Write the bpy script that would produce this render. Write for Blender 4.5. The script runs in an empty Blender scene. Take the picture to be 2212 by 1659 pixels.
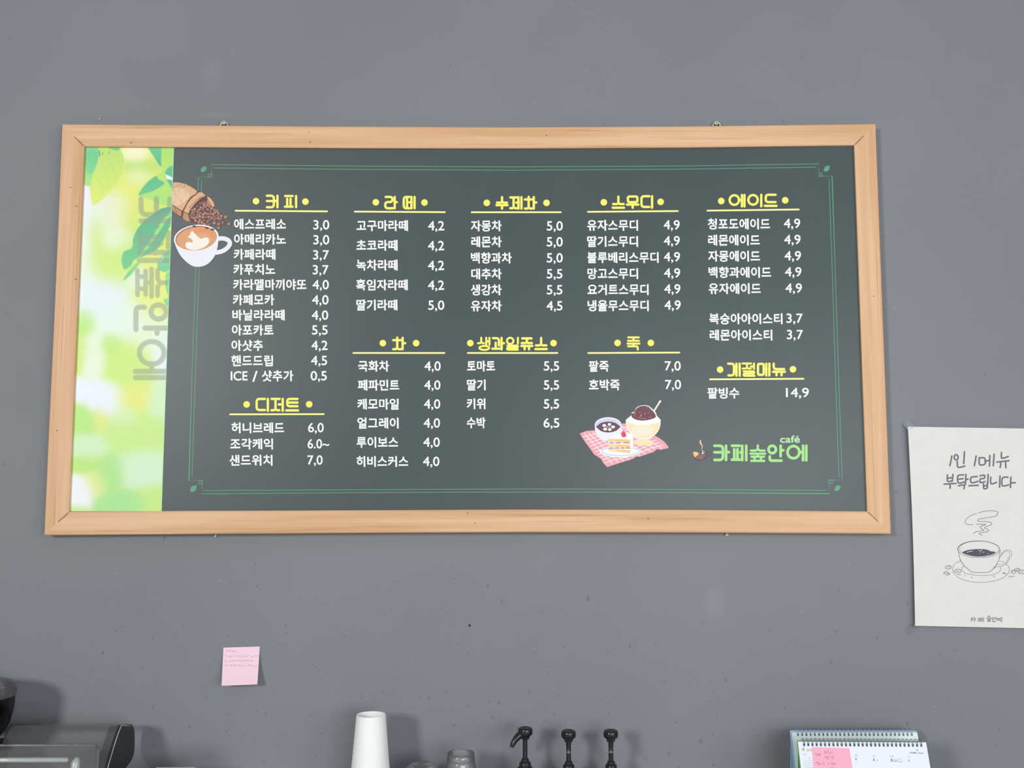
import bpy, bmesh, math, random
import numpy as np
from mathutils import Vector, Matrix
from mathutils.geometry import tessellate_polygon

sc = bpy.context.scene
COL = sc.collection
PI = math.pi

# ------------------------------------------------------------------ camera
CAM = Vector((0.0, -2.15, 1.55))
FPX = 2200.0
PITCH, YAW, ROLL = 0.0991366, 0.0025060, -0.0014378
_fw = Vector((math.sin(YAW) * math.cos(PITCH), math.cos(YAW) * math.cos(PITCH), math.sin(PITCH)))
_rt0 = Vector((math.cos(YAW), -math.sin(YAW), 0))
_up0 = _rt0.cross(_fw)
RT = _rt0 * math.cos(ROLL) + _up0 * math.sin(ROLL)
UP = -_rt0 * math.sin(ROLL) + _up0 * math.cos(ROLL)
FW = _fw
cd = bpy.data.cameras.new('camera')
cd.sensor_fit = 'HORIZONTAL'
cd.sensor_width = 36.0
cd.lens = FPX / 2212.0 * 36.0
cd.clip_start = 0.02
cam = bpy.data.objects.new('camera', cd)
COL.objects.link(cam)
cam.matrix_world = Matrix(((RT.x, UP.x, -FW.x, CAM.x), (RT.y, UP.y, -FW.y, CAM.y), (RT.z, UP.z, -FW.z, CAM.z), (0, 0, 0, 1)))
sc.camera = cam

# ------------------------------------------------------------------ world, lights, exposure
sc.view_settings.view_transform = 'Standard'
sc.view_settings.look = 'None'
sc.view_settings.gamma = 1.0
sc.view_settings.use_curve_mapping = False
sc.view_settings.exposure = -0.63
w = bpy.data.worlds.new('room_daylight')
sc.world = w
w.use_nodes = True
w.node_tree.nodes['Background'].inputs[0].default_value = (0.93, 0.97, 1.0, 1)
w.node_tree.nodes['Background'].inputs[1].default_value = 0.27


def area(name, loc, target, sx, sy, power, color):
    l = bpy.data.lights.new(name, 'AREA')
    l.shape = 'RECTANGLE'
    l.size, l.size_y, l.energy, l.color = sx, sy, power, color
    o = bpy.data.objects.new(name, l)
    COL.objects.link(o)
    o.location = loc
    o.rotation_euler = (Vector(target) - Vector(loc)).to_track_quat('-Z', 'Y').to_euler()
    return o


area('window_light_left', (-3.0, -5.2, 2.6), (0, 0, 1.4), 0.75, 0.9, 225, (1.0, 0.985, 0.96))
area('fill_light_front', (1.2, -3.6, 1.45), (0.5, 0, 1.3), 1.6, 1.2, 78, (0.97, 0.99, 1.0))  # unseen fill, added to brighten the wall centre and veil the board
area('window_light_right', (3.3, -3.5, 2.0), (0.2, 0, 1.5), 1.6, 1.6, 63, (0.95, 0.98, 1.0))
area('ceiling_light', (0.3, -1.9, 3.3), (0.2, -0.2, 1.4), 3.0, 1.2, 10, (0.97, 0.99, 1.0))

# ------------------------------------------------------------------ helpers


def lin(c):
    return tuple(((x / 255.0) / 12.92) if x / 255.0 <= 0.04045 else (((x / 255.0) + 0.055) / 1.055) ** 2.4 for x in c)


def ray(px, py):
    return RT * ((px - 1106.0) / FPX) + UP * ((829.5 - py) / FPX) + FW


def at(px, py, y):
    """point on the vertical plane at depth y that the photo shows at (px, py)"""
    d = ray(px, py)
    return CAM + d * ((y - CAM.y) / d.y)


def at_plane(px, py, p0, n):
    d = ray(px, py)
    return CAM + d * ((p0 - CAM).dot(n) / d.dot(n))


_mats = {}


def mat(name, rgb, rough=0.5, spec=0.5, metal=0.0, alpha=None, coat=0.0):
    if name in _mats:
        return _mats[name]
    m = bpy.data.materials.new(name)
    m.use_nodes = True
    b = m.node_tree.nodes['Principled BSDF']
    b.inputs['Base Color'].default_value = (*lin(rgb), 1)
    b.inputs['Roughness'].default_value = rough
    b.inputs['Specular IOR Level'].default_value = spec
    b.inputs['Metallic'].default_value = metal
    b.inputs['Coat Weight'].default_value = coat
    _mats[name] = m
    return m


def ink(rgb, rough=0.45):
    rgb = tuple(int(v) for v in rgb)
    return mat('ink_%d_%d_%d' % rgb, rgb, rough, 0.35)


def noise_mat(name, c1, c2, scale, rough, stretch=(1, 1, 1), detail=6, bump=0.0, ramp=(0.35, 0.65), spec=0.5):
    m = mat(name, c1, rough, spec)
    nt = m.node_tree
    b = nt.nodes['Principled BSDF']
    tc = nt.nodes.new('ShaderNodeTexCoord')
    mp = nt.nodes.new('ShaderNodeMapping')
    mp.inputs['Scale'].default_value = stretch
    nz = nt.nodes.new('ShaderNodeTexNoise')
    nz.inputs['Scale'].default_value = scale
    nz.inputs['Detail'].default_value = detail
    cr = nt.nodes.new('ShaderNodeValToRGB')
    cr.color_ramp.elements[0].position, cr.color_ramp.elements[1].position = ramp
    cr.color_ramp.elements[0].color = (*lin(c1), 1)
    cr.color_ramp.elements[1].color = (*lin(c2), 1)
    L = nt.links.new
    L(tc.outputs['Object'], mp.inputs['Vector'])
    L(mp.outputs['Vector'], nz.inputs['Vector'])
    L(nz.outputs['Fac'], cr.inputs['Fac'])
    L(cr.outputs['Color'], b.inputs['Base Color'])
    if bump:
        bp = nt.nodes.new('ShaderNodeBump')
        bp.inputs['Strength'].default_value = bump
        bp.inputs['Distance'].default_value = 0.001
        L(nz.outputs['Fac'], bp.inputs['Height'])
        L(bp.outputs['Normal'], b.inputs['Normal'])
    return m


def clear_mat(name, tint=(1, 1, 1), body=0.04, rough=0.03, ior=1.49, frost=(0.9, 0.92, 0.95)):
    """thin clear plastic sheet: see-through, with a mirror sheen that grows at grazing angles"""
    m = bpy.data.materials.new(name)
    m.use_nodes = True
    nt = m.node_tree
    nt.nodes.remove(nt.nodes['Principled BSDF'])
    out = nt.nodes['Material Output']
    tr = nt.nodes.new('ShaderNodeBsdfTransparent')
    tr.inputs[0].default_value = (*tint, 1)
    df = nt.nodes.new('ShaderNodeBsdfDiffuse')
    df.inputs[0].default_value = (*frost, 1)
    gl = nt.nodes.new('ShaderNodeBsdfGlossy')
    gl.inputs['Roughness'].default_value = rough
    fr = nt.nodes.new('ShaderNodeFresnel')
    fr.inputs['IOR'].default_value = ior
    tl = nt.nodes.new('ShaderNodeBsdfTranslucent')
    tl.inputs[0].default_value = (*frost, 1)
    m0 = nt.nodes.new('ShaderNodeMixShader')
    m0.inputs[0].default_value = 0.45
    m1 = nt.nodes.new('ShaderNodeMixShader')
    m1.inputs[0].default_value = body
    m2 = nt.nodes.new('ShaderNodeMixShader')
    L = nt.links.new
    L(tr.outputs[0], m1.inputs[1])
    L(df.outputs[0], m0.inputs[1])
    L(tl.outputs[0], m0.inputs[2])
    L(m0.outputs[0], m1.inputs[2])
    L(fr.outputs[0], m2.inputs[0])
    L(m1.outputs[0], m2.inputs[1])
    L(gl.outputs[0], m2.inputs[2])
    L(m2.outputs[0], out.inputs[0])
    return m


class MB:
    """collects faces (world coordinates) with one material index each"""

    def __init__(self):
        self.v, self.f, self.m, self.mats = [], [], [], []

    def mi(self, m):
        if m not in self.mats:
            self.mats.append(m)
        return self.mats.index(m)

    def add(self, vs, fs, m):
        o = len(self.v)
        k = self.mi(m)
        self.v += [tuple(p) for p in vs]
        for q in fs:
            self.f.append([i + o for i in q])
            self.m.append(k)

    def box(self, a, b, m):
        x0, y0, z0 = a
        x1, y1, z1 = b
        vs = [(x, y, z) for x in (x0, x1) for y in (y0, y1) for z in (z0, z1)]
        self.add(vs, [(0, 1, 3, 2), (4, 6, 7, 5), (0, 4, 5, 1), (2, 3, 7, 6), (0, 2, 6, 4), (1, 5, 7, 3)], m)

    def lathe(self, prof, m, n=48, c=(0, 0, 0)):
        vs, fs = [], []
        for r, z in prof:
            for i in range(n):
                a = 2 * PI * i / n
                vs.append((c[0] + r * math.cos(a), c[1] + r * math.sin(a), c[2] + z))
        for j in range(len(prof) - 1):
            for i in range(n):
                a, b = j * n + i, j * n + (i + 1) % n
                fs.append((a, b, b + n, a + n))
        self.add(vs, fs, m)

    def tube(self, path, rad, m, n=10, sx=1.0, cap=True):
        """round tube along a path; rad may be a list"""
        P = [Vector(p) for p in path]
        R = rad if isinstance(rad, (list, tuple)) else [rad] * len(P)
        vs, fs = [], []
        nrm = None
        for i, p in enumerate(P):
            t = (P[min(i + 1, len(P) - 1)] - P[max(i - 1, 0)]).normalized()
            if nrm is None:
                nrm = t.orthogonal().normalized()
            nrm = (nrm - t * nrm.dot(t)).normalized()
            bi = t.cross(nrm)
            for k in range(n):
                a = 2 * PI * k / n
                vs.append(p + (nrm * math.cos(a) * sx + bi * math.sin(a)) * R[i])
        for i in range(len(P) - 1):
            for k in range(n):
                a, b = i * n + k, i * n + (k + 1) % n
                fs.append((a, b, b + n, a + n))
        if cap:
            fs.append(tuple(range(n)))
            fs.append(tuple((len(P) - 1) * n + k for k in range(n)))
        self.add(vs, fs, m)

    def build(self, name, parent=None, smooth=False, bevel=0.0, root=None, merge=True):
        me = bpy.data.meshes.new(name)
        off = Vector((0, 0, 0))
        p = parent
        while p is not None:
            off += p.location
            p = p.parent
        me.from_pydata([tuple(Vector(v) - off) for v in self.v], [], self.f)
        for m in self.mats:
            me.materials.append(m)
        for poly, k in zip(me.polygons, self.m):
            poly.material_index = k
        if merge:
            bm = bmesh.new()
            bm.from_mesh(me)
            bmesh.ops.remove_doubles(bm, verts=bm.verts, dist=1e-6)
            bmesh.ops.recalc_face_normals(bm, faces=bm.faces)
            bm.to_mesh(me)
            bm.free()
        if smooth:
            for poly in me.polygons:
                poly.use_smooth = True
        o = bpy.data.objects.new(name, me)
        COL.objects.link(o)
        if parent is not None:
            o.parent = parent
        if bevel:
            b = o.modifiers.new('bevel', 'BEVEL')
            b.width, b.segments, b.limit_method = bevel, 3, 'ANGLE'
        return o


def thing(name, label, cat, loc=(0, 0, 0), group=None):
    o = bpy.data.objects.new(name, None)
    COL.objects.link(o)
    o.location = loc
    o.empty_display_size = 0.05
    return tag(o, label, cat, group)


def tag(o, label, cat, group=None, kind=None):
    o['label'], o['category'] = label, cat
    if group:
        o['group'] = group
    if kind:
        o['kind'] = kind
    return o


def struct(o, label=None, cat=None):
    o['kind'] = 'structure'
    if label:
        o['label'], o['category'] = label, cat
    return o


def copy_tree(o, delta, label=None, parent=None):
    c = o.copy()
    COL.objects.link(c)
    if parent is not None:
        c.parent = parent
    else:
        c.location = Vector(o.location) + Vector(delta)
        if label:
            c['label'] = label
    for ch in [x for x in bpy.data.objects if x.parent == o]:
        copy_tree(ch, delta, None, c)
    return c


# ---- drawing on a surface: everything is given in photo pixels and lands on a real plane


def arc_round(pts, r):
    """round the inner corners of a polyline"""
    if r <= 0 or len(pts) < 3:
        return pts
    out = [pts[0]]
    for i in range(1, len(pts) - 1):
        a, b, c = (Vector(pts[k]) for k in (i - 1, i, i + 1))
        d1, d2 = (a - b), (c - b)
        l1, l2 = d1.length, d2.length
        q = min(r, l1 * 0.5, l2 * 0.5)
        p, s = b + d1 / l1 * q, b + d2 / l2 * q
        for k in range(6):
            t = k / 5
            out.append(tuple(p * (1 - t) ** 2 + b * 2 * t * (1 - t) + s * t * t))
    out.append(pts[-1])
    return out


def smooth_path(pts, n=4, closed=False):
    """Catmull-Rom through the points"""
    P = [Vector(p) for p in pts]
    N = len(P)
    if N < 3:
        return [tuple(p) for p in P]
    out = []
    for i in range(N if closed else N - 1):
        if closed:
            p0, p1, p2, p3 = P[i - 1], P[i], P[(i + 1) % N], P[(i + 2) % N]
        else:
            p0, p1, p2, p3 = P[max(i - 1, 0)], P[i], P[i + 1], P[min(i + 2, N - 1)]
        for k in range(n):
            t = k / n
            out.append(tuple(0.5 * ((2 * p1) + (p2 - p0) * t + (2 * p0 - 5 * p1 + 4 * p2 - p3) * t * t + (3 * p1 - p0 - 3 * p2 + p3) * t ** 3)))
    if not closed:
        out.append(tuple(P[-1]))
    return out


def ell(cx, cy, rx, ry, rot=0.0, n=28, a0=0.0, a1=360.0):
    c, s = math.cos(math.radians(rot)), math.sin(math.radians(rot))
    full = abs(a1 - a0) >= 360
    out = []
    for i in range(n if full else n + 1):
        a = math.radians(a0 + (a1 - a0) * i / n)
        x, y = rx * math.cos(a), ry * math.sin(a)
        out.append((cx + x * c - y * s, cy + x * s + y * c))
    return out


class Ink:
    """flat print: shapes in pixels -> points on a surface, layer k lies k hairs above it"""

    def __init__(self, surf, f=1.0, ox=0.0, oy=0.0):
        self.mb, self.surf, self.f, self.ox, self.oy = MB(), surf, f, ox, oy
        self.n = 0
        self.step = 0

    def frame(self, f, ox, oy):
        self.f, self.ox, self.oy = f, ox, oy
        return self

    def P(self, p, k):
        return self.surf(p[0] / self.f + self.ox, p[1] / self.f + self.oy, k)

    def lift(self, k):
        self.n += 1
        return k + (self.n % 12) * 0.075

    def fill(self, pts, m, k=1, smooth=0):
        if smooth:
            pts = smooth_path(pts, smooth, True)
        k = self.lift(k)
        v = [self.P(p, k) for p in pts]
        tri = tessellate_polygon([[Vector((p[0], p[1], 0)) for p in pts]])
        self.mb.add(v, [tuple(t) for t in tri], m)

    def stroke(self, pts, wd, m, k=1, smooth=0, closed=False, taper=False, cap=True):
        if smooth:
            pts = smooth_path(pts, smooth, closed)
        if closed:
            pts = list(pts) + [pts[0]]
        P = [Vector((p[0], p[1])) for p in pts]
        n = len(P)
        h = wd * 0.5

        def hw(i):
            if not taper:
                return h
            t = i / max(n - 1, 1)
            return h * (0.55 + 0.6 * math.sin(PI * min(t * 1.3 + 0.15, 1)))
        L, R = [], []
        for i in range(n):
            if closed:
                t = (P[(i + 1) % n] if i < n - 1 else P[1]) - (P[i - 1] if i > 0 else P[n - 2])
            else:
                t = P[min(i + 1, n - 1)] - P[max(i - 1, 0)]
            if t.length < 1e-9:
                t = Vector((1, 0))
            t.normalize()
            q = Vector((-t.y, t.x)) * hw(i)
            if 0 < i < n - 1:
                a = (P[i] - P[i - 1]).normalized()
                q = q / max(0.6, abs(a.dot(t)))
            L.append(P[i] + q)
            R.append(P[i] - q)
        k = self.lift(k)
        v = [self.P(p, k) for p in L] + [self.P(p, k) for p in R]
        self.mb.add(v, [(i, i + 1, n + i + 1, n + i) for i in range(n - 1)], m)
        if cap and not closed:
            for i in (0, n - 1):
                c = ell(P[i].x, P[i].y, hw(i), hw(i), n=12)
                k = self.lift(k - 0.03)
                self.mb.add([self.P(p, k) for p in c], [tuple(range(12))], m)

    def pen(self, pts, wd, m, k=1, closed=False):
        """round-pen stroke: a bar per segment and a disc at every bend"""
        P = [Vector((p[0], p[1])) for p in pts]
        P = [p for i, p in enumerate(P) if i == 0 or (p - P[i - 1]).length > 0.02]
        if closed and (P[0] - P[-1]).length > 0.02:
            P.append(P[0])
        h = wd * 0.5
        n = len(P)
        for i, p in enumerate(P):
            if i < n - 1:
                t = (P[i + 1] - p).normalized()
                q = Vector((-t.y, t.x)) * h
                self.step += 1
                z = k + self.step * 0.055
                self.mb.add([self.P(c, z) for c in (p + q, P[i + 1] + q, P[i + 1] - q, p - q)], [(0, 1, 2, 3)], m)
            nx = P[1] if closed and i == n - 1 else (P[i + 1] if i < n - 1 else None)
            pv = P[n - 2] if closed and i == 0 else (P[i - 1] if i > 0 else None)
            if nx is not None and pv is not None and (nx - p).angle(p - pv) < 0.06:
                continue
            self.step += 1
            z = k + self.step * 0.055
            self.mb.add([self.P(c, z) for c in ell(p.x, p.y, h, h, n=20)], [tuple(range(20))], m)

    def build(self, name, parent):
        o = self.mb.build(name, parent, merge=False)
        return o


_tc = {}


def text_geo(s, off):
    """flat outlines of a line of text in em units"""
    key = (s, off)
    if key in _tc:
        return _tc[key]
    c = bpy.data.curves.new('lettering', 'FONT')
    c.body, c.size, c.offset, c.resolution_u = s, 1.0, off, 4
    o = bpy.data.objects.new('lettering', c)
    COL.objects.link(o)
    bpy.context.view_layer.update()
    me = bpy.data.meshes.new_from_object(o.evaluated_get(bpy.context.evaluated_depsgraph_get()))
    v = [(p.co.x, p.co.y) for p in me.vertices]
    f = [tuple(p.vertices) for p in me.polygons]
    bpy.data.objects.remove(o)
    bpy.data.curves.remove(c)
    bpy.data.meshes.remove(me)
    _tc[key] = (v, f)
    return v, f


_bl = {}


def outline_loops(v, f):
    """closed outlines of a flat mesh"""
    cnt = {}
    for q in f:
        for a, b_ in zip(q, q[1:] + q[:1]):
            e = (min(a, b_), max(a, b_))
            cnt.setdefault(e, []).append((a, b_))
    nxt = {}
    for e, l in cnt.items():
        if len(l) == 1:
            nxt.setdefault(l[0][0], []).append(l[0][1])
    loops = []
    while nxt:
        a = next(iter(nxt))
        loop = [a]
        c = a
        while c in nxt:
            d = nxt[c].pop()
            if not nxt[c]:
                del nxt[c]
            if d == a:
                break
            loop.append(d)
            c = d
        if len(loop) > 2:
            loops.append(loop)
    return loops


def ink_text(ik, s, x0, x1, y_top, y_bot, m, k=1, wd=1.5, y_ref=None):
    """fit a line of text to the pixel box (its height range y_ref in em units), thickened by wd pixels"""
    v, f = text_geo(s, 0.0)
    if s not in _bl:
        _bl[s] = outline_loops(v, f)
    xs = [p[0] for p in v]
    lo, hi = y_ref if y_ref else (min(p[1] for p in v), max(p[1] for p in v))
    a, b = min(xs), max(xs)
    h = wd / 2
    x0, x1, y_top, y_bot = x0 + h, x1 - h, y_top + h, y_bot - h
    pts = [(x0 + (x - a) / (b - a) * (x1 - x0), y_bot - (y - lo) / (hi - lo) * (y_bot - y_top)) for x, y in v]
    ik.mb.add([ik.P(p, k) for p in pts], f, m)
    if wd > 0:
        for lp in _bl[s]:
            q = [pts[i] for i in lp]
            q = [p for i, p in enumerate(q) if (p[0] - q[i - 1][0]) ** 2 + (p[1] - q[i - 1][1]) ** 2 > 0.0025]
            if len(q) > 2:
                ik.stroke(q, wd, m, k + 0.2, closed=True)


# ------------------------------------------------------------------ the setting
wall_m = noise_mat('grey_wall_paint', (124, 127, 132), (129, 132, 137), 1.6, 0.62, detail=4, spec=0.35)


def wall_marks(m):
    """splashes and scuffs on the lower wall: small dark specks and pale smudges with shapes of their own, plus a painted tape shadow"""
    nt = m.node_tree
    b = nt.nodes['Principled BSDF']
    src = b.inputs['Base Color'].links[0].from_socket
    L = nt.links.new
    tc = nt.nodes.new('ShaderNodeTexCoord')
    sep = nt.nodes.new('ShaderNodeSeparateXYZ')
    L(tc.outputs['Object'], sep.inputs[0])

    def mth(op, a, c=None, clamp=False):
        n = nt.nodes.new('ShaderNodeMath')
        n.operation, n.use_clamp = op, clamp
        for i, q in enumerate((a, c)):
            if q is None:
                continue
            if isinstance(q, (int, float)):
                n.inputs[i].default_value = q
            else:
                L(q, n.inputs[i])
        return n.outputs[0]

    def mix(fac, col, rgb):
        n = nt.nodes.new('ShaderNodeMix')
        n.data_type = 'RGBA'
        L(fac, n.inputs[0])
        L(col, n.inputs[6])
        n.inputs[7].default_value = (*lin(rgb), 1)
        return n.outputs[2]

    def voro(scale, stretch, seed):
        mp = nt.nodes.new('ShaderNodeMapping')
        mp.inputs['Scale'].default_value = stretch
        mp.inputs['Location'].default_value = (seed, 0, seed * 1.7)
        mp.inputs['Rotation'].default_value = (0, 0.3, 0)
        wob = nt.nodes.new('ShaderNodeTexNoise')
        wob.inputs['Scale'].default_value, wob.inputs['Detail'].default_value = 170, 3
        L(tc.outputs['Object'], wob.inputs['Vector'])
        va = nt.nodes.new('ShaderNodeVectorMath')
        va.operation = 'MULTIPLY_ADD'
        va.inputs[1].default_value = (0.012, 0.012, 0.012)
        L(wob.outputs['Color'], va.inputs[0])
        L(tc.outputs['Object'], va.inputs[2])
        L(va.outputs[0], mp.inputs['Vector'])
        vo = nt.nodes.new('ShaderNodeTexVoronoi')
        vo.inputs['Scale'].default_value = scale
        L(mp.outputs['Vector'], vo.inputs['Vector'])
        cs = nt.nodes.new('ShaderNodeSeparateColor')
        L(vo.outputs['Color'], cs.inputs[0])
        return vo.outputs['Distance'], cs.outputs[0]
    nz = nt.nodes.new('ShaderNodeTexNoise')
    nz.inputs['Scale'].default_value = 3.2
    nz.inputs['Detail'].default_value = 3
    L(tc.outputs['Object'], nz.inputs['Vector'])
    # splashes only reach up from the worktop, and gather where things are poured
    low = mth('SUBTRACT', 1.0, mth('MULTIPLY', mth('SUBTRACT', sep.outputs[2], 1.02), 2.6), True)
    patch = mth('MULTIPLY', low, mth('MULTIPLY', mth('SUBTRACT', nz.outputs['Fac'], 0.34), 3.0, True), True)
    patch = mth('MULTIPLY', patch, mth('MAXIMUM', mth('SUBTRACT', 1.0, mth('MULTIPLY', mth('SUBTRACT', sep.outputs[0], 0.15), 1.3), True), 0.42))
    col = src
    for scale, st, seed, rad, keep in ((46, (1, 1, 0.5), 3.1, 0.115, 0.62), (95, (1.0, 1, 0.6), 7.7, 0.14, 0.60)):
        d, c = voro(scale, st, seed)
        dot = mth('MULTIPLY', mth('SUBTRACT', rad, d), 14.0, True)
        on = mth('GREATER_THAN', patch, mth('ADD', c, 1 - keep - 0.42))
        col = mix(mth('MULTIPLY', mth('MULTIPLY', dot, on), 0.55), col, (70, 70, 74))
    d, c = voro(30, (1, 1, 1), 12.3)
    dot = mth('MULTIPLY', mth('SUBTRACT', 0.05, d), 40.0, True)
    col = mix(mth('MULTIPLY', mth('MULTIPLY', dot, mth('GREATER_THAN', c, 0.83)), 0.5), col, (205, 207, 210))
    # broad faint grime
    n2 = nt.nodes.new('ShaderNodeTexNoise')
    n2.inputs['Scale'].default_value = 14
    n2.inputs['Detail'].default_value = 5
    L(tc.outputs['Object'], n2.inputs['Vector'])
    gr = mth('MULTIPLY', patch, mth('MULTIPLY', mth('SUBTRACT', n2.outputs['Fac'], 0.5), 3.0, True))
    col = mix(mth('MULTIPLY', gr, 0.16), col, (84, 86, 90))
    # a rubbed pale patch below the board, chalky wipes above it, a painted tape shadow
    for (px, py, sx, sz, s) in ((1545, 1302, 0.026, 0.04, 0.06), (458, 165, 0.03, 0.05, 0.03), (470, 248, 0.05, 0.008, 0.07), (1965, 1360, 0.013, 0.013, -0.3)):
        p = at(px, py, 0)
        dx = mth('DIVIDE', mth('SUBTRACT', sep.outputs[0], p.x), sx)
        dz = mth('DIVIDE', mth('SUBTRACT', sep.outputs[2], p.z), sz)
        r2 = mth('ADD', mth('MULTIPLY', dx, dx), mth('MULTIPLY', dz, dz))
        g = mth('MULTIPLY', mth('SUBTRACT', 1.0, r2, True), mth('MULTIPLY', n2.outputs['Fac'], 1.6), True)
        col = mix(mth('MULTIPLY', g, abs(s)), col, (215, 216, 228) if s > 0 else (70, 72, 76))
    L(col, b.inputs['Base Color'])


wall_marks(wall_m)
b = MB()
b.box((-3.6, 0, 0), (3.6, 0.15, 3.4), wall_m)
struct(b.build('wall_back', merge=False))
floor_m = noise_mat('floor_tile', (150, 146, 140), (170, 166, 158), 5, 0.4)
b = MB()
b.box((-3.6, -5.0, -0.1), (3.6, 0.15, 0.0), floor_m)
struct(b.build('floor', merge=False))

CZ = CAM.z - 0.66          # worktop height
top_m = noise_mat('worktop_stone', (196, 196, 194), (176, 177, 178), 40, 0.3)
cab_m = mat('cabinet_white', (205, 204, 200), 0.45)
ct = thing('counter', 'grey worktop on white cabinets running along the wall under the cups and pumps', 'counter', (0, -0.30, 0))
b = MB()
b.box((-1.7, -0.62, CZ - 0.03), (1.7, -0.001, CZ), top_m)
b.build('worktop', ct, bevel=0.003)
for i in range(4):
    x = -1.68 + i * 0.84
    b = MB()
    b.box((x, -0.58, 0.08), (x + 0.838, -0.002, CZ - 0.031), cab_m)
    b.build('cabinet_body', ct)
    for k in range(2):
        b = MB()
        b.box((x + 0.004 + k * 0.417, -0.60, 0.10), (x + 0.414 + k * 0.417, -0.581, CZ - 0.04), cab_m)
        b.build('cabinet_door', ct, bevel=0.002)
b = MB()
b.box((-1.66, -0.54, 0.0), (1.66, -0.01, 0.079), mat('plinth_dark', (60, 60, 62), 0.5))
b.build('plinth', ct)

# ------------------------------------------------------------------ the menu board
FY = -0.030        # front of the frame
SY = -0.020        # face of the printed sheet


def wood(name, stretch):
    m = mat(name, (226, 183, 142), 0.5, 0.35)
    nt = m.node_tree
    bs = nt.nodes['Principled BSDF']
    L = nt.links.new
    tc = nt.nodes.new('ShaderNodeTexCoord')

    def nz(mul, scale, detail, dist=0.0):
        mp = nt.nodes.new('ShaderNodeMapping')
        mp.inputs['Scale'].default_value = [a * c for a, c in zip(stretch, mul)]
        n = nt.nodes.new('ShaderNodeTexNoise')
        n.inputs['Scale'].default_value, n.inputs['Detail'].default_value = scale, detail
        n.inputs['Distortion'].default_value = dist
        L(tc.outputs['Object'], mp.inputs['Vector'])
        L(mp.outputs['Vector'], n.inputs['Vector'])
        return n.outputs['Fac']

    def ramp(f, p0, p1, c0, c1):
        r = nt.nodes.new('ShaderNodeValToRGB')
        e = r.color_ramp.elements
        e[0].position, e[1].position = p0, p1
        e[0].color, e[1].color = (*lin(c0), 1), (*lin(c1), 1)
        L(f, r.inputs['Fac'])
        return r.outputs['Color']
    base = ramp(nz((1, 1, 1), 60, 5, 0.4), 0.35, 0.68, (212, 166, 124), (226, 188, 149))
    fine = ramp(nz((0.6, 2.5, 2.5) if stretch[0] < 1 else (2.5, 2.5, 0.6), 120, 3), 0.60, 0.76, (255, 255, 255), (206, 178, 150))
    mx = nt.nodes.new('ShaderNodeMix')
    mx.data_type, mx.blend_type = 'RGBA', 'MULTIPLY'
    mx.inputs[0].default_value = 0.7
    L(base, mx.inputs[6])
    L(fine, mx.inputs[7])
    L(mx.outputs[2], bs.inputs['Base Color'])
    return m


wood_h = wood('pine_along', (0.035, 1, 1))
wood_v = wood('pine_upright', (1, 1, 0.035))
seam_m = mat('mitre_seam', (140, 100, 66), 0.7)
knot_m = mat('nail_hole', (96, 66, 44), 0.8)

TOP_O = [(133, 267.4), (420, 269.6), (700, 271.8), (1106, 273.6), (1480, 271.8), (1892.5, 266.4)]
TOP_I = [(182, 316.5), (420, 318), (780, 319.8), (1106, 320.4), (1480, 318.6), (1845.5, 313.8)]
BOT_O = [(94, 1157), (400, 1154.6), (720, 1152.2), (1106, 1150.4), (1500, 1151.2), (1926, 1154)]
BOT_I = [(148.7, 1105.8), (400, 1103.8), (780, 1102.3), (1106, 1100.8), (1460, 1101.3), (1873.7, 1104.7)]


def lerp2(a, b_, t):
    return (a[0] + (b_[0] - a[0]) * t, a[1] + (b_[1] - a[1]) * t)


LEFT_O = [lerp2(TOP_O[0], BOT_O[0], t) for t in (0, .25, .5, .75, 1)]
LEFT_O[1] = (LEFT_O[1][0] + 0.8, LEFT_O[1][1])
LEFT_O[2] = (LEFT_O[2][0] + 1.0, LEFT_O[2][1])
LEFT_I = [lerp2(TOP_I[0], BOT_I[0], t) for t in (0, .25, .5, .75, 1)]
RIGHT_O = [lerp2(TOP_O[-1], BOT_O[-1], t) for t in (0, .25, .5, .75, 1)]
RIGHT_I = [lerp2(TOP_I[-1], BOT_I[-1], t) for t in (0, .25, .5, .75, 1)]
board = thing('menu_board', 'large wood-framed dark green Korean menu board hung on the grey wall', 'menu board', at(1008, 1150, -0.001))
board.location.y = -0.001


def rail(outer, inner, m, name):
    """one rail of the frame: rounded outer edge, flat face sloping in to the rebate"""
    b = MB()
    n = len(outer)
    rows = []
    for a, c in zip(outer, inner):
        # (share of the way from outer to inner edge, depth)
        rows.append([at(*a, FY) * 1.0, None])
        O = at(*a, FY)
        I = at(*c, FY + 0.004)
        d = I - O
        d.y = 0
        prof = [Vector((O.x, -0.0015, O.z)),
                Vector((O.x, FY + 0.004, O.z)),
                Vector((O.x, FY + 0.0015, O.z)) + d * 0.02,
                Vector((O.x, FY + 0.0004, O.z)) + d * 0.045,
                Vector((O.x, FY, O.z)) + d * 0.09,
                Vector((O.x, FY, O.z)) + d * 0.50,
                Vector((O.x, FY + 0.0006, O.z)) + d * 0.60,
                Vector((O.x, FY + 0.0026, O.z)) + d * 0.94,
                Vector((I.x, FY + 0.004, I.z)),
                Vector((I.x, SY + 0.002, I.z)),
                Vector((I.x, -0.0015, I.z))]
        rows[-1] = prof
    k = len(rows[0])
    vs = [p for r in rows for p in r]
    fs = []
    for i in range(n - 1):
        for j in range(k):
            a, c = i * k + j, i * k + (j + 1) % k
            fs.append((a, c, c + k, a + k))
    fs.append(tuple(range(k)))
    fs.append(tuple((n - 1) * k + j for j in range(k)))
    b.add(vs, fs, m)
    o = b.build(name, board)
    return o


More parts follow.
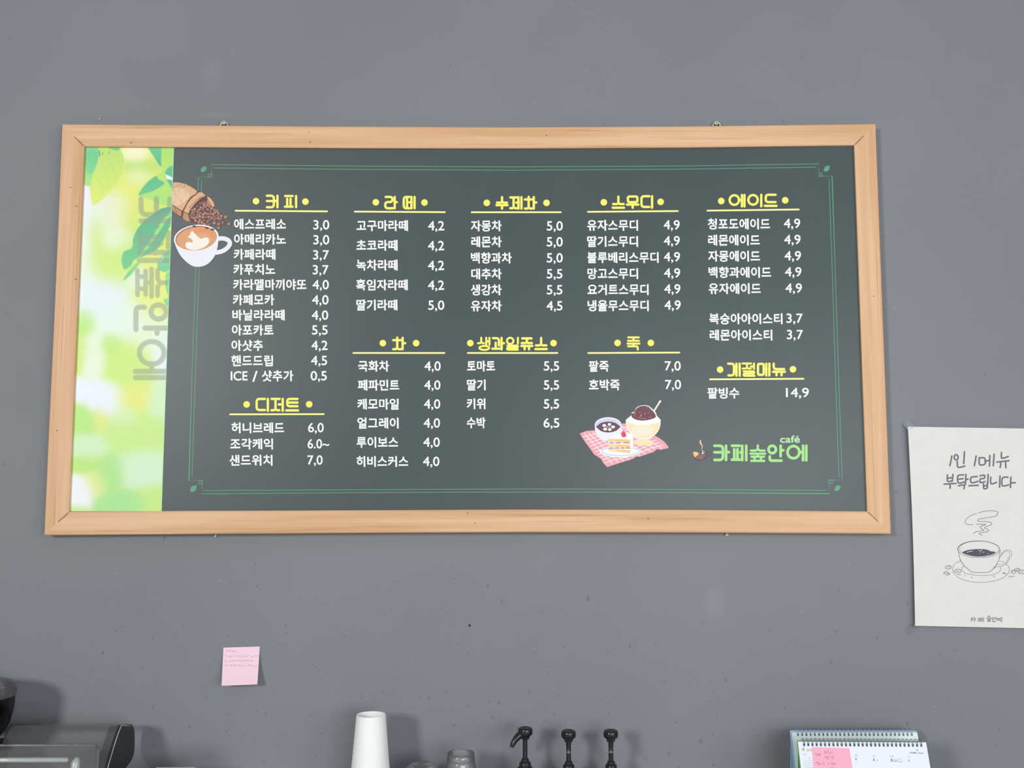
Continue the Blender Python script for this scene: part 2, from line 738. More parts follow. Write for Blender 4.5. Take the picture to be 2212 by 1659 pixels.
r_top = rail(TOP_O, TOP_I, wood_h, 'frame_rail')
r_bot = rail(BOT_O, BOT_I, wood_h, 'frame_rail')
r_lef = rail(LEFT_O, LEFT_I, wood_v, 'frame_rail')
r_rig = rail(RIGHT_O, RIGHT_I, wood_v, 'frame_rail')
for r, l in ((r_top, 'top wooden rail of the frame'), (r_bot, 'bottom wooden rail of the frame'), (r_lef, 'left wooden rail of the frame'), (r_rig, 'right wooden rail of the frame')):
    r['label'] = l


def face_surf(y):
    def s(px, py, k):
        return at(px, py, y - 0.0002 * k)
    return s


for o_, i_ in ((TOP_O[0], TOP_I[0]), (TOP_O[-1], TOP_I[-1]), (BOT_O[0], BOT_I[0]), (BOT_O[-1], BOT_I[-1])):
    ik = Ink(face_surf(FY))
    ik.stroke([lerp2(o_, i_, 0.56), lerp2(o_, i_, 0.97)], 1.3, seam_m, 1, cap=False)
    ik.build('mitre_seam', board)['label'] = 'thin dark mitre line at a frame corner'
for px, py in ((667, 286), (283, 308), (670, 306), (165, 445), (152, 405), (163, 603), (1180, 292), (1888, 640), (123, 930), (1400, 1120), (1010, 1108), (1026, 1130)):
    ik = Ink(face_surf(FY))
    ik.fill(ell(px, py, 1.3, 1.1, n=10), knot_m, 1)
    ik.build('nail_hole', board)['label'] = 'small dark nail hole in the frame'

# the printed sheet and the backing behind it
sheet_m = noise_mat('menu_sheet_print', (64, 76, 77), (67, 79, 80), 3.0, 0.42, spec=0.5)
b = MB()
ins = [(168, 300), (1860, 300), (1888, 1120), (134, 1120)]
pts = [at(*p, SY) for p in ins]
bk = [Vector((p.x, SY + 0.006, p.z)) for p in pts]
b.add(pts + bk, [(0, 1, 2, 3), (4, 7, 6, 5), (0, 4, 5, 1), (1, 5, 6, 2), (2, 6, 7, 3), (3, 7, 4, 0)], sheet_m)
sheet = b.build('menu_sheet', board)
sheet['label'] = 'dark green printed menu sheet'


def SURF(px, py, k):
    return at(px, py, SY - 0.00012 * k)


# ---- the rounded display lettering: centre lines in a unit box per syllable
def jl(*s):
    return list(s)


CH = [('l', (.33, 0), (.33, .95)), ('l', (0, .22), (.62, .22)), ('l', (0, 1), (.20, 1), (.33, .93), (.46, 1), (.62, 1)), ('l', (.78, .02), (.78, 1)), ('l', (.78, .48), (1, .48))]
GLYPH = {
    '커': [('r', (0, 0), (.66, 0), (.66, 1), (0, 1)), ('l', (0, .46), (1, .46)), ('l', (1, 0), (1, 1))],
    '카': [('r', (0, 0), (.58, 0), (.58, 1), (0, 1)), ('l', (0, .46), (.56, .46)), ('l', (.8, 0), (.8, 1)), ('l', (.8, .45), (1, .45))],
    '피': [('l', (.02, 0), (.68, 0)), ('l', (0, .96), (.68, .96)), ('l', (.2, .25), (.2, .96)), ('l', (.5, .25), (.5, .96)), ('l', (1, 0), (1, 1))],
    '페': [('l', (0, 0), (.52, 0)), ('l', (0, .97), (.54, .97)), ('l', (.16, .25), (.16, .97)), ('l', (.39, .25), (.39, .97)), ('l', (.6, .46), (.74, .46)), ('l', (.715, 0), (.715, 1)), ('l', (1, 0), (1, 1))],
    '라': [('r', (.04, 0), (.62, 0), (.62, .45), (0, .45), (0, 1), (.66, 1)), ('l', (.82, 0), (.82, 1)), ('l', (.82, .46), (1, .46))],
    '떼': [('r', (.52, 0), (0, 0), (0, 1), (.52, 1)), ('l', (.31, .03), (.31, .97)), ('l', (.52, .47), (.74, .47)), ('l', (.715, 0), (.715, 1)), ('l', (1, 0), (1, 1))],
    '수': [('l', (.5, 0), (.5, .38)), ('l', (.04, .48), (.36, .48), (.5, .4), (.64, .48), (.96, .48)), ('l', (0, .70), (1, .70)), ('l', (.5, .70), (.5, 1))],
    '제': [('l', (0, .02), (.58, .02)), ('l', (.29, .02), (.29, .92)), ('l', (0, .97), (.17, .97), (.29, .9), (.41, .97), (.58, .97)), ('l', (.54, .47), (.76, .47)), ('l', (.73, 0), (.73, 1)), ('l', (1, 0), (1, 1))],
    '차': CH,
    '스': [('l', (.5, 0), (.5, .55)), ('l', (.04, .67), (.36, .67), (.5, .6), (.64, .67), (.96, .67)), ('l', (0, 1), (1, 1))],
    '무': [('rc', (.08, 0), (.92, 0), (.92, .5), (.08, .5)), ('l', (0, .72), (1, .72)), ('l', (.5, .72), (.5, 1))],
    '디': [('r', (.74, 0), (0, 0), (0, .93), (.74, .93)), ('l', (1, 0), (1, 1))],
    '에': [('o', .327, .44, .31, .42), ('l', (.62, .44), (.83, .44)), ('l', (.83, 0), (.83, 1)), ('l', (1, 0), (1, 1))],
    '이': [('o', .37, .44, .36, .42), ('l', (1, 0), (1, 1))],
    '드': [('r', (.92, 0), (.08, 0), (.08, .66), (.92, .66)), ('l', (0, 1), (1, 1))],
    '저': [('l', (.02, 0), (.72, 0)), ('l', (.36, 0), (.36, .9)), ('l', (0, .95), (.2, .95), (.36, .88), (.5, .95), (.7, .95)), ('l', (.64, .46), (1, .46)), ('l', (1, 0), (1, 1))],
    '트': [('r', (.95, 0), (.08, 0), (.08, .64), (.95, .64)), ('l', (.1, .32), (.95, .32)), ('l', (0, 1), (1, 1))],
    '생': [('l', (.28, 0), (.28, .3)), ('l', (0, .45), (.16, .45), (.28, .36), (.40, .45), (.52, .45)), ('l', (.72, 0), (.72, .58)), ('l', (1, 0), (1, .58)), ('l', (.72, .3), (1, .3)), ('o', .55, .84, .43, .16)],
    '과': [('r', (.05, .02), (.56, .02), (.56, .66)), ('l', (.28, .42), (.28, .95)), ('l', (0, .95), (.62, .95)), ('l', (.79, 0), (.79, 1)), ('l', (.79, .47), (1, .47))],
    '일': [('o', .31, .26, .29, .26), ('l', (1, 0), (1, .5)), ('r', (.06, .66), (1, .66), (1, .83), (.04, .83), (.04, 1), (1, 1))],
    '쥬': [('l', (.08, .02), (.92, .02)), ('l', (.5, .02), (.5, .35)), ('l', (.04, .44), (.36, .44), (.5, .38), (.64, .44), (.96, .44)), ('l', (0, .70), (1, .70)), ('l', (.3, .7), (.3, 1)), ('l', (.7, .7), (.7, 1))],
    '죽': [('l', (.06, 0), (.94, 0)), ('l', (.5, 0), (.5, .25)), ('l', (.04, .28), (.96, .28)), ('l', (0, .51), (1, .51)), ('l', (.5, .51), (.5, .7)), ('r', (.05, .73), (.86, .73), (.86, 1))],
    '계': [('r', (0, 0), (.5, 0), (.5, .98), (.02, .98)), ('l', (.5, .28), (.74, .28)), ('l', (.5, .68), (.74, .68)), ('l', (.715, 0), (.715, 1)), ('l', (1, 0), (1, 1))],
    '절': [('l', (0, .0), (.7, .0)), ('l', (.36, 0), (.36, .34)), ('l', (0, .41), (.22, .41), (.36, .36), (.5, .41), (.68, .41)), ('l', (.95, 0), (.95, .44)), ('l', (.68, .24), (.95, .24)), ('r', (.08, .64), (.97, .64), (.97, .82), (.08, .82), (.08, 1), (1, 1))],
    '메': [('rc', (0, .02), (.5, .02), (.5, .95), (0, .95)), ('l', (.5, .47), (.76, .47)), ('l', (.73, 0), (.73, 1)), ('l', (1, 0), (1, 1))],
    '뉴': [('r', (.06, 0), (.06, .47), (.94, .47)), ('l', (0, .70), (1, .70)), ('l', (.3, .7), (.3, 1)), ('l', (.72, .7), (.72, 1))],
    '숲': [('l', (.5, 0), (.5, .24)), ('l', (.04, .33), (.34, .33), (.5, .25), (.66, .33), (.96, .33)), ('l', (0, .53), (1, .53)), ('l', (.5, .53), (.5, .72)), ('l', (.08, .73), (.92, .73)), ('l', (.28, .73), (.28, 1)), ('l', (.72, .73), (.72, 1)), ('l', (.06, 1), (.94, 1))],
    '안': [('o', .25, .25, .25, .25), ('l', (.82, 0), (.82, .7)), ('l', (.82, .30), (1, .30)), ('r', (.08, .72), (.08, 1), (.87, 1))],
}


def glyph_paths(ch, x0, y0, x1, y1, sw):
    """pixel polylines (points, closed) of one syllable inside its ink box"""
    h = sw / 2
    X0, Y0, W_, H_ = x0 + h, y0 + h, (x1 - x0 - sw), (y1 - y0 - sw)
    out = []
    for e in GLYPH[ch]:
        if e[0] == 'o':
            out.append((ell(X0 + e[1] * W_, Y0 + e[2] * H_, e[3] * W_, e[4] * H_, n=32), True))
            continue
        p = [(X0 + q[0] * W_, Y0 + q[1] * H_) for q in e[1:]]
        if e[0] == 'r':
            p = arc_round(p, 0.25 * H_)
        elif e[0] == 'rc':
            m_ = ((p[0][0] + p[1][0]) / 2, p[0][1])
            p = arc_round([m_] + p[1:] + [p[0], m_], 0.15 * H_)
        out.append((p, False))
    return out


yel = ink((252, 244, 112))
yel2 = ink((253, 248, 160))
wht = ink((250, 252, 250))
grn = ink((92, 164, 130))
lgr = ink((166, 226, 142))

HEAD = [
    ('커피', [('커', 574.1, 420.3, 601.8, 450.2), ('피', 613.1, 420.9, 642.1, 450)], 553, 434.6, 659.7, 435.5, 507, 455.2, 708.5, 456.6),
    ('라떼', [('라', 829.7, 422.9, 859.6, 452.4), ('떼', 869.7, 422.9, 898, 452.4)], 811.8, 437, 916.9, 437.5, 764.7, 457.1, 962.9, 458.3),
    ('수제차', [('수', 1070.2, 423.5, 1098.8, 453), ('제', 1100, 423.5, 1128.9, 453), ('차', 1131.4, 422.8, 1160.9, 453)], 1051.5, 438.2, 1180.6, 438.2, 1017, 458.5, 1213.2, 458.4),
    ('스무디', [('스', 1321, 422.3, 1350.5, 451.2), ('무', 1351.9, 422, 1381.3, 451.2), ('디', 1383.1, 421.4, 1411.1, 451.2)], 1304.3, 437, 1427, 436, 1268, 457.6, 1465.8, 455.9),
    ('에이드', [('에', 1573.1, 418.8, 1610.7, 448.4), ('이', 1613.7, 418.4, 1646.9, 448), ('드', 1649.6, 418.2, 1679.8, 447.2)], 1558, 434.3, 1696.2, 432.6, 1526.2, 455, 1727.3, 452.5),
    ('디저트', [('디', 551.9, 859.2, 581.1, 890), ('저', 583.8, 859.2, 613.2, 890), ('트', 615.9, 859.2, 646.3, 889)], 532.7, 873.6, 667.9, 873.3, 495.2, 895, 701.2, 894.6),
    ('차', [('차', 847.1, 726.8, 877.8, 756.8)], 827, 741.2, 898.9, 741.2, 761.5, 762.5, 962, 762.5),
    ('생과일쥬스', [('생', 1030.5, 727.5, 1059.4, 757.9), ('과', 1061.2, 727.5, 1091.2, 757), ('일', 1092.4, 727.5, 1120.9, 757.5), ('쥬', 1123.7, 728, 1152.4, 757), ('스', 1154.3, 727.5, 1183.5, 756.5)], 1015.9, 741.2, 1195.7, 741.2, 1008.6, 762.5, 1206, 762.5),
    ('죽', [('죽', 1353.4, 726.7, 1383.5, 757.3)], 1334, 740.8, 1405.9, 740.7, 1268.8, 762.6, 1469.3, 761.6),
    ('계절메뉴', [('계', 1570.6, 783.1, 1600.3, 813.9), ('절', 1602.2, 783.1, 1632.1, 813.9), ('메', 1634.9, 783.1, 1664.4, 813.5), ('뉴', 1667.2, 783.1, 1697.9, 813)], 1555.5, 798.3, 1712.9, 797.8, 1531.8, 819.4, 1737.6, 818.2),
]
for word, gs, ax, ay, bx, by, rx0, ry0, rx1, ry1 in HEAD:
    ik = Ink(SURF)
    for g in gs:
        sw = 5.0 if g[0] not in '죽절일생' else 4.3
        ik.step = 0
        for p, cl in glyph_paths(*g, sw):
            ik.pen(p, sw, yel, 2, closed=cl)
    for x, y in ((ax, ay), (bx, by)):
        ik.fill(ell(x, y, 7.1, 7.1, n=32), yel, 2)
    h = ik.build('section_heading', sheet)
    h['label'] = 'yellow section heading reading ' + word
    ik = Ink(SURF)
    ik.stroke([(rx0 + 1.8, ry0), (rx1 - 1.8, ry1)], 3.6, yel2, 2)
    ik.build('heading_rule', sheet)['label'] = 'yellow line under the heading ' + word

ITEMS = [
    # name, x0, x1, y, price, px0, px1, py
    ('에스프레소', 505.6, 618, 484.2, '3,0', 676.8, 711.3, 485.9),
    ('아메리카노', 505.6, 618, 516.8, '3,0', 676.8, 711.3, 518.2),
    ('카페라떼', 504.7, 594.9, 549.4, '3,7', 676.2, 710.7, 550.8),
    ('카푸치노', 504, 594.9, 582, '3,7', 675.6, 709.7, 583),
    ('카라멜마끼야또', 503.4, 662.3, 614.8, '4,0', 675, 710.4, 615.2),
    ('카페모카', 502.8, 592.7, 647.7, '4,0', 674, 709.7, 648),
    ('바닐라라떼', 502, 614.8, 680.5, '4,0', 673.4, 709, 681),
    ('아포카토', 500.9, 591.4, 713, '5,5', 673.7, 707.8, 713),
    ('아샷추', 499.9, 568.3, 746.3, '4,2', 672.7, 707.8, 746.3),
    ('핸드드립', 499.3, 589.5, 779.2, '4,5', 671.8, 706.6, 779),
    ('ICE / 샷추가', 498.4, 633.8, 812, '0,5', 671, 706, 812),
    ('허니브레드', 499.6, 614.2, 924.2, '6,0', 665.4, 699.3, 924),
    ('조각케익', 497, 589.5, 959, '6.0~', 664.5, 711.3, 959),
    ('샌드위치', 495.8, 588.5, 994.2, '7,0', 663.9, 697, 994),
    ('고구마라떼', 770, 881.1, 487.4, '4,2', 924.6, 959.7, 488),
    ('초코라떼', 769.6, 858.7, 529.9, '4,2', 924.4, 959.5, 530.9),
    ('녹차라떼', 769.6, 858.7, 572.6, '4,2', 924.4, 959.5, 573.6),
    ('흑임자라떼', 768.8, 880.6, 615.4, '4,2', 924.4, 959.5, 616.3),
    ('딸기라떼', 769.6, 858.2, 658.8, '5,0', 925, 959.7, 659.5),
    ('국화차', 773.2, 840.8, 791, '4,0', 916.8, 951.9, 791),
    ('페파민트', 773, 862.8, 831.9, '4,0', 916.5, 951.4, 832),
    ('케모마일', 771.8, 861.6, 872.9, '4,0', 915.8, 951, 873),
    ('얼그레이', 771.8, 860.9, 913.9, '4,0', 915, 950.5, 914),
    ('루이보스', 770, 860.4, 955.4, '4,0', 914.3, 950, 955.4),
    ('히비스커스', 769.8, 882.1, 996.9, '4,0', 913.6, 949.2, 997),
    ('자몽차', 1017, 1083.8, 487.9, '5,0', 1181, 1215.6, 488.2),
    ('레몬차', 1017.9, 1083.8, 522.3, '5,0', 1181, 1215.6, 522.6),
    ('백향과차', 1017.4, 1105.7, 557.2, '5,0', 1181, 1215.6, 557.2),
    ('대추차', 1017.9, 1083.8, 591.7, '5,5', 1181, 1214.9, 591.7),
    ('생강차', 1017, 1083.8, 626.2, '5,5', 1181, 1214.9, 626.2),
    ('유자차', 1017, 1083.8, 660.8, '4,5', 1180.6, 1215, 660.8),
    ('토마토', 1008.6, 1069.9, 790.6, '5,5', 1174.6, 1207.8, 790.8),
    ('딸기', 1008.6, 1048.9, 831.4, '5,5', 1174.6, 1207.8, 831.8),
    ('키위', 1008, 1048.4, 872.2, '5,5', 1174.6, 1207.8, 872.8),
    ('수박', 1008, 1048.9, 913.2, '6,5', 1174, 1208.3, 913.8),
    ('유자스무디', 1268, 1378, 486.7, '4,9', 1433.6, 1468.3, 486),
    ('딸기스무디', 1268.3, 1378, 521.6, '4,9', 1434, 1468.5, 520.3),
    ('블루베리스무디', 1268.3, 1422.6, 556.3, '4,9', 1434.1, 1469, 555),
    ('망고스무디', 1268.8, 1378.2, 591, '4,9', 1434.4, 1469.3, 589.8),
    ('요거트스무디', 1268.8, 1400.9, 625.6, '4,9', 1434.8, 1469.8, 624.4),
    ('냉율무스무디', 1269.3, 1401.2, 660.3, '4,9', 1435.3, 1470.5, 659.3),
    ('팥죽', 1271.8, 1315.2, 791, '7,0', 1435.8, 1470.5, 790.6),
    ('호박죽', 1271.8, 1338.9, 831.4, '7,0', 1436.6, 1471.2, 831),
    ('청포도에이드', 1528.8, 1663.8, 483.8, '4,9', 1693.1, 1728.5, 482.8),
    ('레몬에이드', 1529.6, 1641.9, 518.7, '4,9', 1693.9, 1729.3, 517.7),
    ('자몽에이드', 1529.6, 1642.4, 553.3, '4,9', 1694.6, 1730.3, 552.8),
    ('백향과에이드', 1530.5, 1666.3, 588.3, '4,9', 1695.6, 1731.2, 587.5),
    ('유자에이드', 1530.5, 1644, 623.4, '4,9', 1696.6, 1732.2, 622.6),
    ('복숭아아이스티', 1531.8, 1690.2, 688.6, '3,7', 1698.8, 1733.9, 687.8),
    ('레몬아이스티', 1533, 1668.2, 723.8, '3,7', 1699.7, 1734.6, 723),
    ('팥빙수', 1528.1, 1597.2, 849, '14,9', 1697.8, 1747.3, 848.2),
]
_dv, _ = text_geo('0', 0.0)
D_LO, D_HI = min(p[1] for p in _dv), max(p[1] for p in _dv)
_hv, _ = text_geo('떼', 0.0)
H_LO, H_HI = min(p[1] for p in _hv), max(p[1] for p in _hv)
for name, x0, x1, y, price, p0, p1, py in ITEMS:
    ik = Ink(SURF)
    if name.startswith('ICE'):  # Latin and Korean in one line
        ink_text(ik, 'ICE', x0, 535, y - 10.2, y + 10.2, wht, 2, 0.8)
        ink_text(ik, '/', 545, 556.5, y - 11, y + 13, wht, 2, 0.8)
        ink_text(ik, '샷추가', 565.5, x1, y - 12.2, y + 12.2, wht, 2, 1.15, (H_LO, H_HI))
    else:
        ink_text(ik, name, x0, x1, y - 12.2, y + 12.2, wht, 2, 1.15, (H_LO, H_HI))
    ik.build('menu_item', sheet)['label'] = 'white menu item name ' + name
    ik = Ink(SURF)
    ink_text(ik, price, p0, p1, py - 10.6, py + 10.0, wht, 2, 0.65, (D_LO, D_HI))
    ik.build('menu_price', sheet)['label'] = 'white price %s of %s' % (price, name)

# ---- green line border with stepped corners
ik = Ink(SURF)
outer = [(457.2, 355.6), (800, 359), (1106, 360.6), (1480, 358.5), (1768.6, 353.9), (1769.3, 380.8), (1797.3, 380.4), (1803, 545), (1811, 800), (1819.4, 1036.9), (1790.5, 1036.9), (1791.8, 1066.3),
         (1460, 1064), (1260, 1062.8), (1000, 1063), (720, 1064.5), (436, 1066.7), (437, 1038.2), (408.2, 1038.2), (415, 800), (422.6, 590), (428.7, 382.5), (456.6, 382.5)]
ik.stroke(outer, 1.3, grn, 1, closed=True)
for p in ([(463.5, 362.9), (800, 366.2), (1106, 367.6), (1480, 365.4), (1762.1, 361.1)], [(435.7, 388.9), (429.6, 590), (422.5, 800), (414.8, 1030.6)],
          [(441.4, 1059.7), (720, 1058.2), (1000, 1056.8), (1260, 1056.6), (1460, 1057.4), (1784.8, 1059.3)], [(1790.8, 386.7), (1796.4, 545), (1804.3, 800), (1812.2, 1030.1)]):
    ik.stroke(p, 1.3, grn, 1)
for a, c in (((450.3, 376.2), (457, 382.5)), ((1769.6, 374.3), (1775.6, 380.4)), ((429.6, 1038.4), (436.5, 1044.6)), ((1790.6, 1037.1), (1797.7, 1043.7))):
    ik.stroke([a, (c[0], a[1]), c, (a[0], c[1])], 1.4, grn, 1, closed=True)
ik.build('border_line', sheet)['label'] = 'thin green double border line with stepped corners'
for (x0, y0), (x1, y1) in (((433.5, 371.5), (446.1, 359.7)), ((1779.9, 370.6), (1791.9, 358)), ((411, 1062), (424.9, 1049)), ((1803.1, 1060.8), (1815.1, 1048.6))):
    ik = Ink(SURF)
    dx, dy = x1 - x0, y1 - y0
    L_, R_ = [], []
    for i in range(9):
        t = i / 8
        wdt = 0.30 * math.sin(PI * t) ** 0.8
        c = (x0 + dx * t, y0 + dy * t)
        L_.append((c[0] - dy * wdt, c[1] + dx * wdt))
        R_.append((c[0] + dy * wdt, c[1] - dx * wdt))
    ik.fill(L_ + R_[::-1][1:-1], grn, 1)
    ik.build('corner_leaf', sheet)['label'] = 'small green leaf ornament'

# ---- shop name and cup emblem, lower right
ik = Ink(SURF)
for g in (('카', 1540.5, 959.9, 1577.5, 996.5), ('페', 1578.2, 959.9, 1614.9, 996.8), ('숲', 1618.6, 960, 1655.3, 998), ('안', 1657.2, 960, 1694.9, 998), ('에', 1697.5, 960, 1744.6, 997.3)):
    sw = 5.9 if g[0] != '숲' else 5.0
    ik.step = 0
    for p, cl in glyph_paths(*g, sw):
        ik.pen(p, sw, lgr, 2, closed=cl)
ink_text(ik, 'café', 1684.9, 1728.1, 940.6, 956.6, ink((178, 230, 170)), 2, 1.1)
ik.frame(7.9, 1480, 930)
dk, br, br2, am, crm = ink((84, 76, 80)), ink((132, 84, 78)), ink((142, 96, 92)), ink((240, 196, 128)), ink((240, 220, 196))
ik.stroke(ell(400, 398, 42, 42, n=20, a0=-130, a1=130), 14, dk, 1)
ik.fill([(160, 470), (230, 400), (350, 380), (382, 392), (374, 440), (345, 485), (300, 512), (240, 522), (190, 505)], dk, 1, 4)
ik.fill([(112, 342), (135, 345), (136, 385), (150, 440), (165, 458), (150, 474), (128, 440), (112, 395)], br, 2)
ik.fill([(135, 372), (160, 362), (190, 364), (218, 378), (238, 396), (205, 426), (170, 457), (145, 420)], am, 2)
ik.fill([(172, 460), (205, 428), (238, 398), (270, 405), (310, 408), (348, 402), (340, 440), (312, 478), (275, 494), (235, 496), (198, 482)], br2, 2)
ik.stroke([(226, 212), (232, 245), (258, 285), (270, 305), (262, 328)], 18, br, 1, 4, taper=True)
ik.stroke([(264, 168), (258, 205), (285, 248), (294, 285), (282, 315)], 18, crm, 2, 4, taper=True)
for x, y, r in ((300, 348, 11), (300, 385, 15), (325, 376, 8)):
    ik.fill(ell(x, y, r, r, n=14), wht, 3)
ik.build('shop_logo', sheet)['label'] = 'light green shop name with a small steaming brown cup'

# ---- basket of beans and latte cup
random.seed(4)
ik = Ink(SURF, 7.54, 350, 370)
b1, b2, b3, bd, be = ink((222, 176, 136)), ink((196, 140, 104)), ink((232, 196, 160)), ink((92, 56, 58)), ink((160, 112, 92))
ik.fill([(178, 178), (230, 174), (290, 178), (380, 204), (480, 252), (588, 330), (660, 335), (720, 400), (800, 440), (850, 510), (862, 582), (800, 600), (800, 800), (640, 870), (470, 822), (395, 818), (335, 775), (300, 742), (240, 705), (166, 640)], bd, 2)
ik.fill([(182, 180), (270, 180), (380, 208), (480, 256), (568, 318), (560, 360), (470, 415), (395, 520), (345, 625), (322, 640), (250, 600), (168, 545)], b1, 3)
ik.fill([(180, 300), (300, 270), (420, 330), (440, 420), (340, 520), (240, 560), (172, 530)], b3, 4, 4)
ik.fill([(168, 555), (240, 605), (318, 655), (312, 735), (245, 702), (168, 636)], b2, 4)
ik.fill([(590, 345), (650, 340), (712, 398), (640, 430), (540, 520), (460, 620), (430, 688), (350, 650), (405, 525), (490, 420)], b1, 4)
ik.fill([(590, 440), (650, 405), (700, 400), (640, 440), (600, 465)], b2, 5)
ik.fill([(350, 662), (425, 698), (440, 760), (462, 818), (400, 812), (336, 768)], b2, 4)
ik.fill([(735, 405), (790, 440), (840, 505), (856, 575), (815, 580), (790, 520), (740, 450)], b1, 4)
ik.fill([(725, 465), (760, 480), (800, 545), (790, 565), (745, 525)], b2, 5)
for i in range(46):
    x, y = random.uniform(185, 545), random.uniform(190, 620)
    # keep to the woven body
    if y < 175 + (max(0, x - 270)) * 0.5 or y > 640 - max(0, x - 300) * 1.15 + 0.1 * x or (x < 300 and y > 520 + (x - 170) * 0.6):
        continue
    l = random.uniform(18, 40)
    if random.random() < 0.5:
        ik.stroke([(x, y), (x + l, y - l * 0.55)], 3.2, b2, 6)
    else:
        ik.stroke([(x, y), (x + l * 0.4, y + l * 0.7)], 3.0, ink((150, 100, 76)), 6)
for p in ([(500, 410), (430, 500), (380, 590), (345, 650)], [(182, 552), (250, 600), (330, 650)], [(590, 335), (560, 372), (480, 430)], [(205, 590), (245, 690)], [(440, 600), (540, 490), (640, 420)]):
    ik.stroke(p, 6, bd, 6, 4)


def bean(x, y, a, s=1.0, k=7):
    jt = random.uniform(-14, 18)
    c = ink((196 + int(jt) // 6 * 6, 148 + int(jt) // 6 * 6, 126 + int(jt) // 6 * 6)) if random.random() < 0.6 else be
    ik.fill(ell(x, y, 35 * s, 25 * s, a, 14), bd, k)
    ik.fill(ell(x, y, 29 * s, 20 * s, a, 14), c, k + 1)
    ca, sa = math.cos(math.radians(a)), math.sin(math.radians(a))
    ik.stroke([(x - 26 * s * ca, y - 26 * s * sa), (x + 4 * sa, y - 4 * ca), (x + 26 * s * ca, y + 26 * s * sa)], 6 * s, bd, k + 2, 3)


pile = [(640, 490), (730, 500), (800, 580), (880, 630), (960, 690), (975, 760), (900, 790), (800, 810), (640, 850), (520, 800), (460, 720), (480, 650), (560, 560)]


def inside(p, poly):
    r = False
    for i in range(len(poly)):
        (x1, y1), (x2, y2) = poly[i - 1], poly[i]
        if (y1 > p[1]) != (y2 > p[1]) and p[0] < (x2 - x1) * (p[1] - y1) / (y2 - y1) + x1:
            r = not r
    return r


spots = []
tries = 0
while len(spots) < 62 and tries < 6000:
    tries += 1
    p = (random.uniform(460, 980), random.uniform(480, 850))
    if inside(p, pile) and all((p[0] - q[0]) ** 2 + (p[1] - q[1]) ** 2 > 40 ** 2 for q in spots):
        spots.append(p)
ik.fill(pile, bd, 5)
for i, p in enumerate(sorted(spots)):
    bean(p[0], p[1], random.uniform(-80, 80), 0.88, 7 + (i % 3) * 0.2)
for x, y, a in ((1035, 745, 20), (990, 835, -55), (1090, 858, -5), (920, 860, 30), (850, 842, 10), (920, 922, -5), (850, 785, 40), (955, 772, 35), (760, 868, 10), (690, 865, -20), (600, 862, 15)):
    bean(x, y, a, 1.05, 8)
# the cup
cupw, cupi = ink((236, 236, 246)), ink((246, 246, 250))
ik.stroke([(905, 1098), (1000, 1094), (1078, 1124), (1106, 1180), (1064, 1246), (985, 1300), (885, 1325)], 72, cupw, 9, 5)
ik.fill(smooth_path([(196, 1110), (212, 1180), (240, 1260), (300, 1370), (400, 1478), (500, 1543), (580, 1556), (660, 1548), (740, 1512), (800, 1460), (862, 1372), (900, 1260), (918, 1140), (920, 1055)], 4) + [(700, 1000), (400, 1000)], cupw, 10)
ik.fill(ell(558, 1087, 366, 214, -7, 44), cupi, 11)
ik.fill(ell(556, 1090, 340, 198, -7, 44), ink((172, 92, 82)), 12)
ik.fill(ell(562, 1098, 330, 190, -7, 44), ink((220, 160, 114)), 13)
ik.fill(ell(640, 1060, 200, 120, -7, 32), ink((226, 148, 96)), 14.2)
ik.fill(ell(610, 1120, 210, 120, -7, 32), ink((222, 166, 120)), 15.4)
ik.fill([(470, 990), (500, 975), (530, 1010), (600, 1080), (640, 1100), (720, 1075), (765, 1110), (760, 1170), (700, 1230), (600, 1272), (500, 1283), (410, 1256), (380, 1200), (400, 1160), (440, 1150), (490, 1160), (500, 1130), (460, 1090), (420, 1070), (450, 1040)], ink((246, 240, 230)), 17, 3)
for x, y, a in ((528, 898, 15), (730, 922, 10), (820, 948, 0)):
    ik.fill(ell(x, y, 30, 17, a, 14), ink((104, 58, 56)), 18)
ik.build('coffee_illustration', sheet)['label'] = 'printed picture of a tipped basket of coffee beans and a white latte cup'

# ---- cloth, bowl, sundae and cake
ik = Ink(SURF, 8.824, 1230, 840)
pk, pw = ink((238, 166, 176)), ink((250, 238, 244))
cloth = [(195, 850), (330, 800), (490, 790), (800, 720), (1050, 655), (1150, 700), (1500, 880), (1620, 890), (1700, 930), (1800, 1000), (1892, 1105), (1880, 1132), (1730, 1162), (1680, 1145), (1600, 1205), (1330, 1295), (1280, 1290), (1200, 1340), (1000, 1400), (720, 1492), (650, 1420), (600, 1330), (470, 1250), (400, 1150), (290, 1000)]
ik.fill(cloth, pk, 1)
qa, qb, qc, qd = (205, 850), (1050, 672), (1870, 1110), (722, 1478)


def bil(u, v):
    x = (qa[0] * (1 - u) + qb[0] * u) * (1 - v) + (qd[0] * (1 - u) + qc[0] * u) * v
    y = (qa[1] * (1 - u) + qb[1] * u) * (1 - v) + (qd[1] * (1 - u) + qc[1] * u) * v
    return (x, y + 14 * math.sin(u * 9 + v * 4))


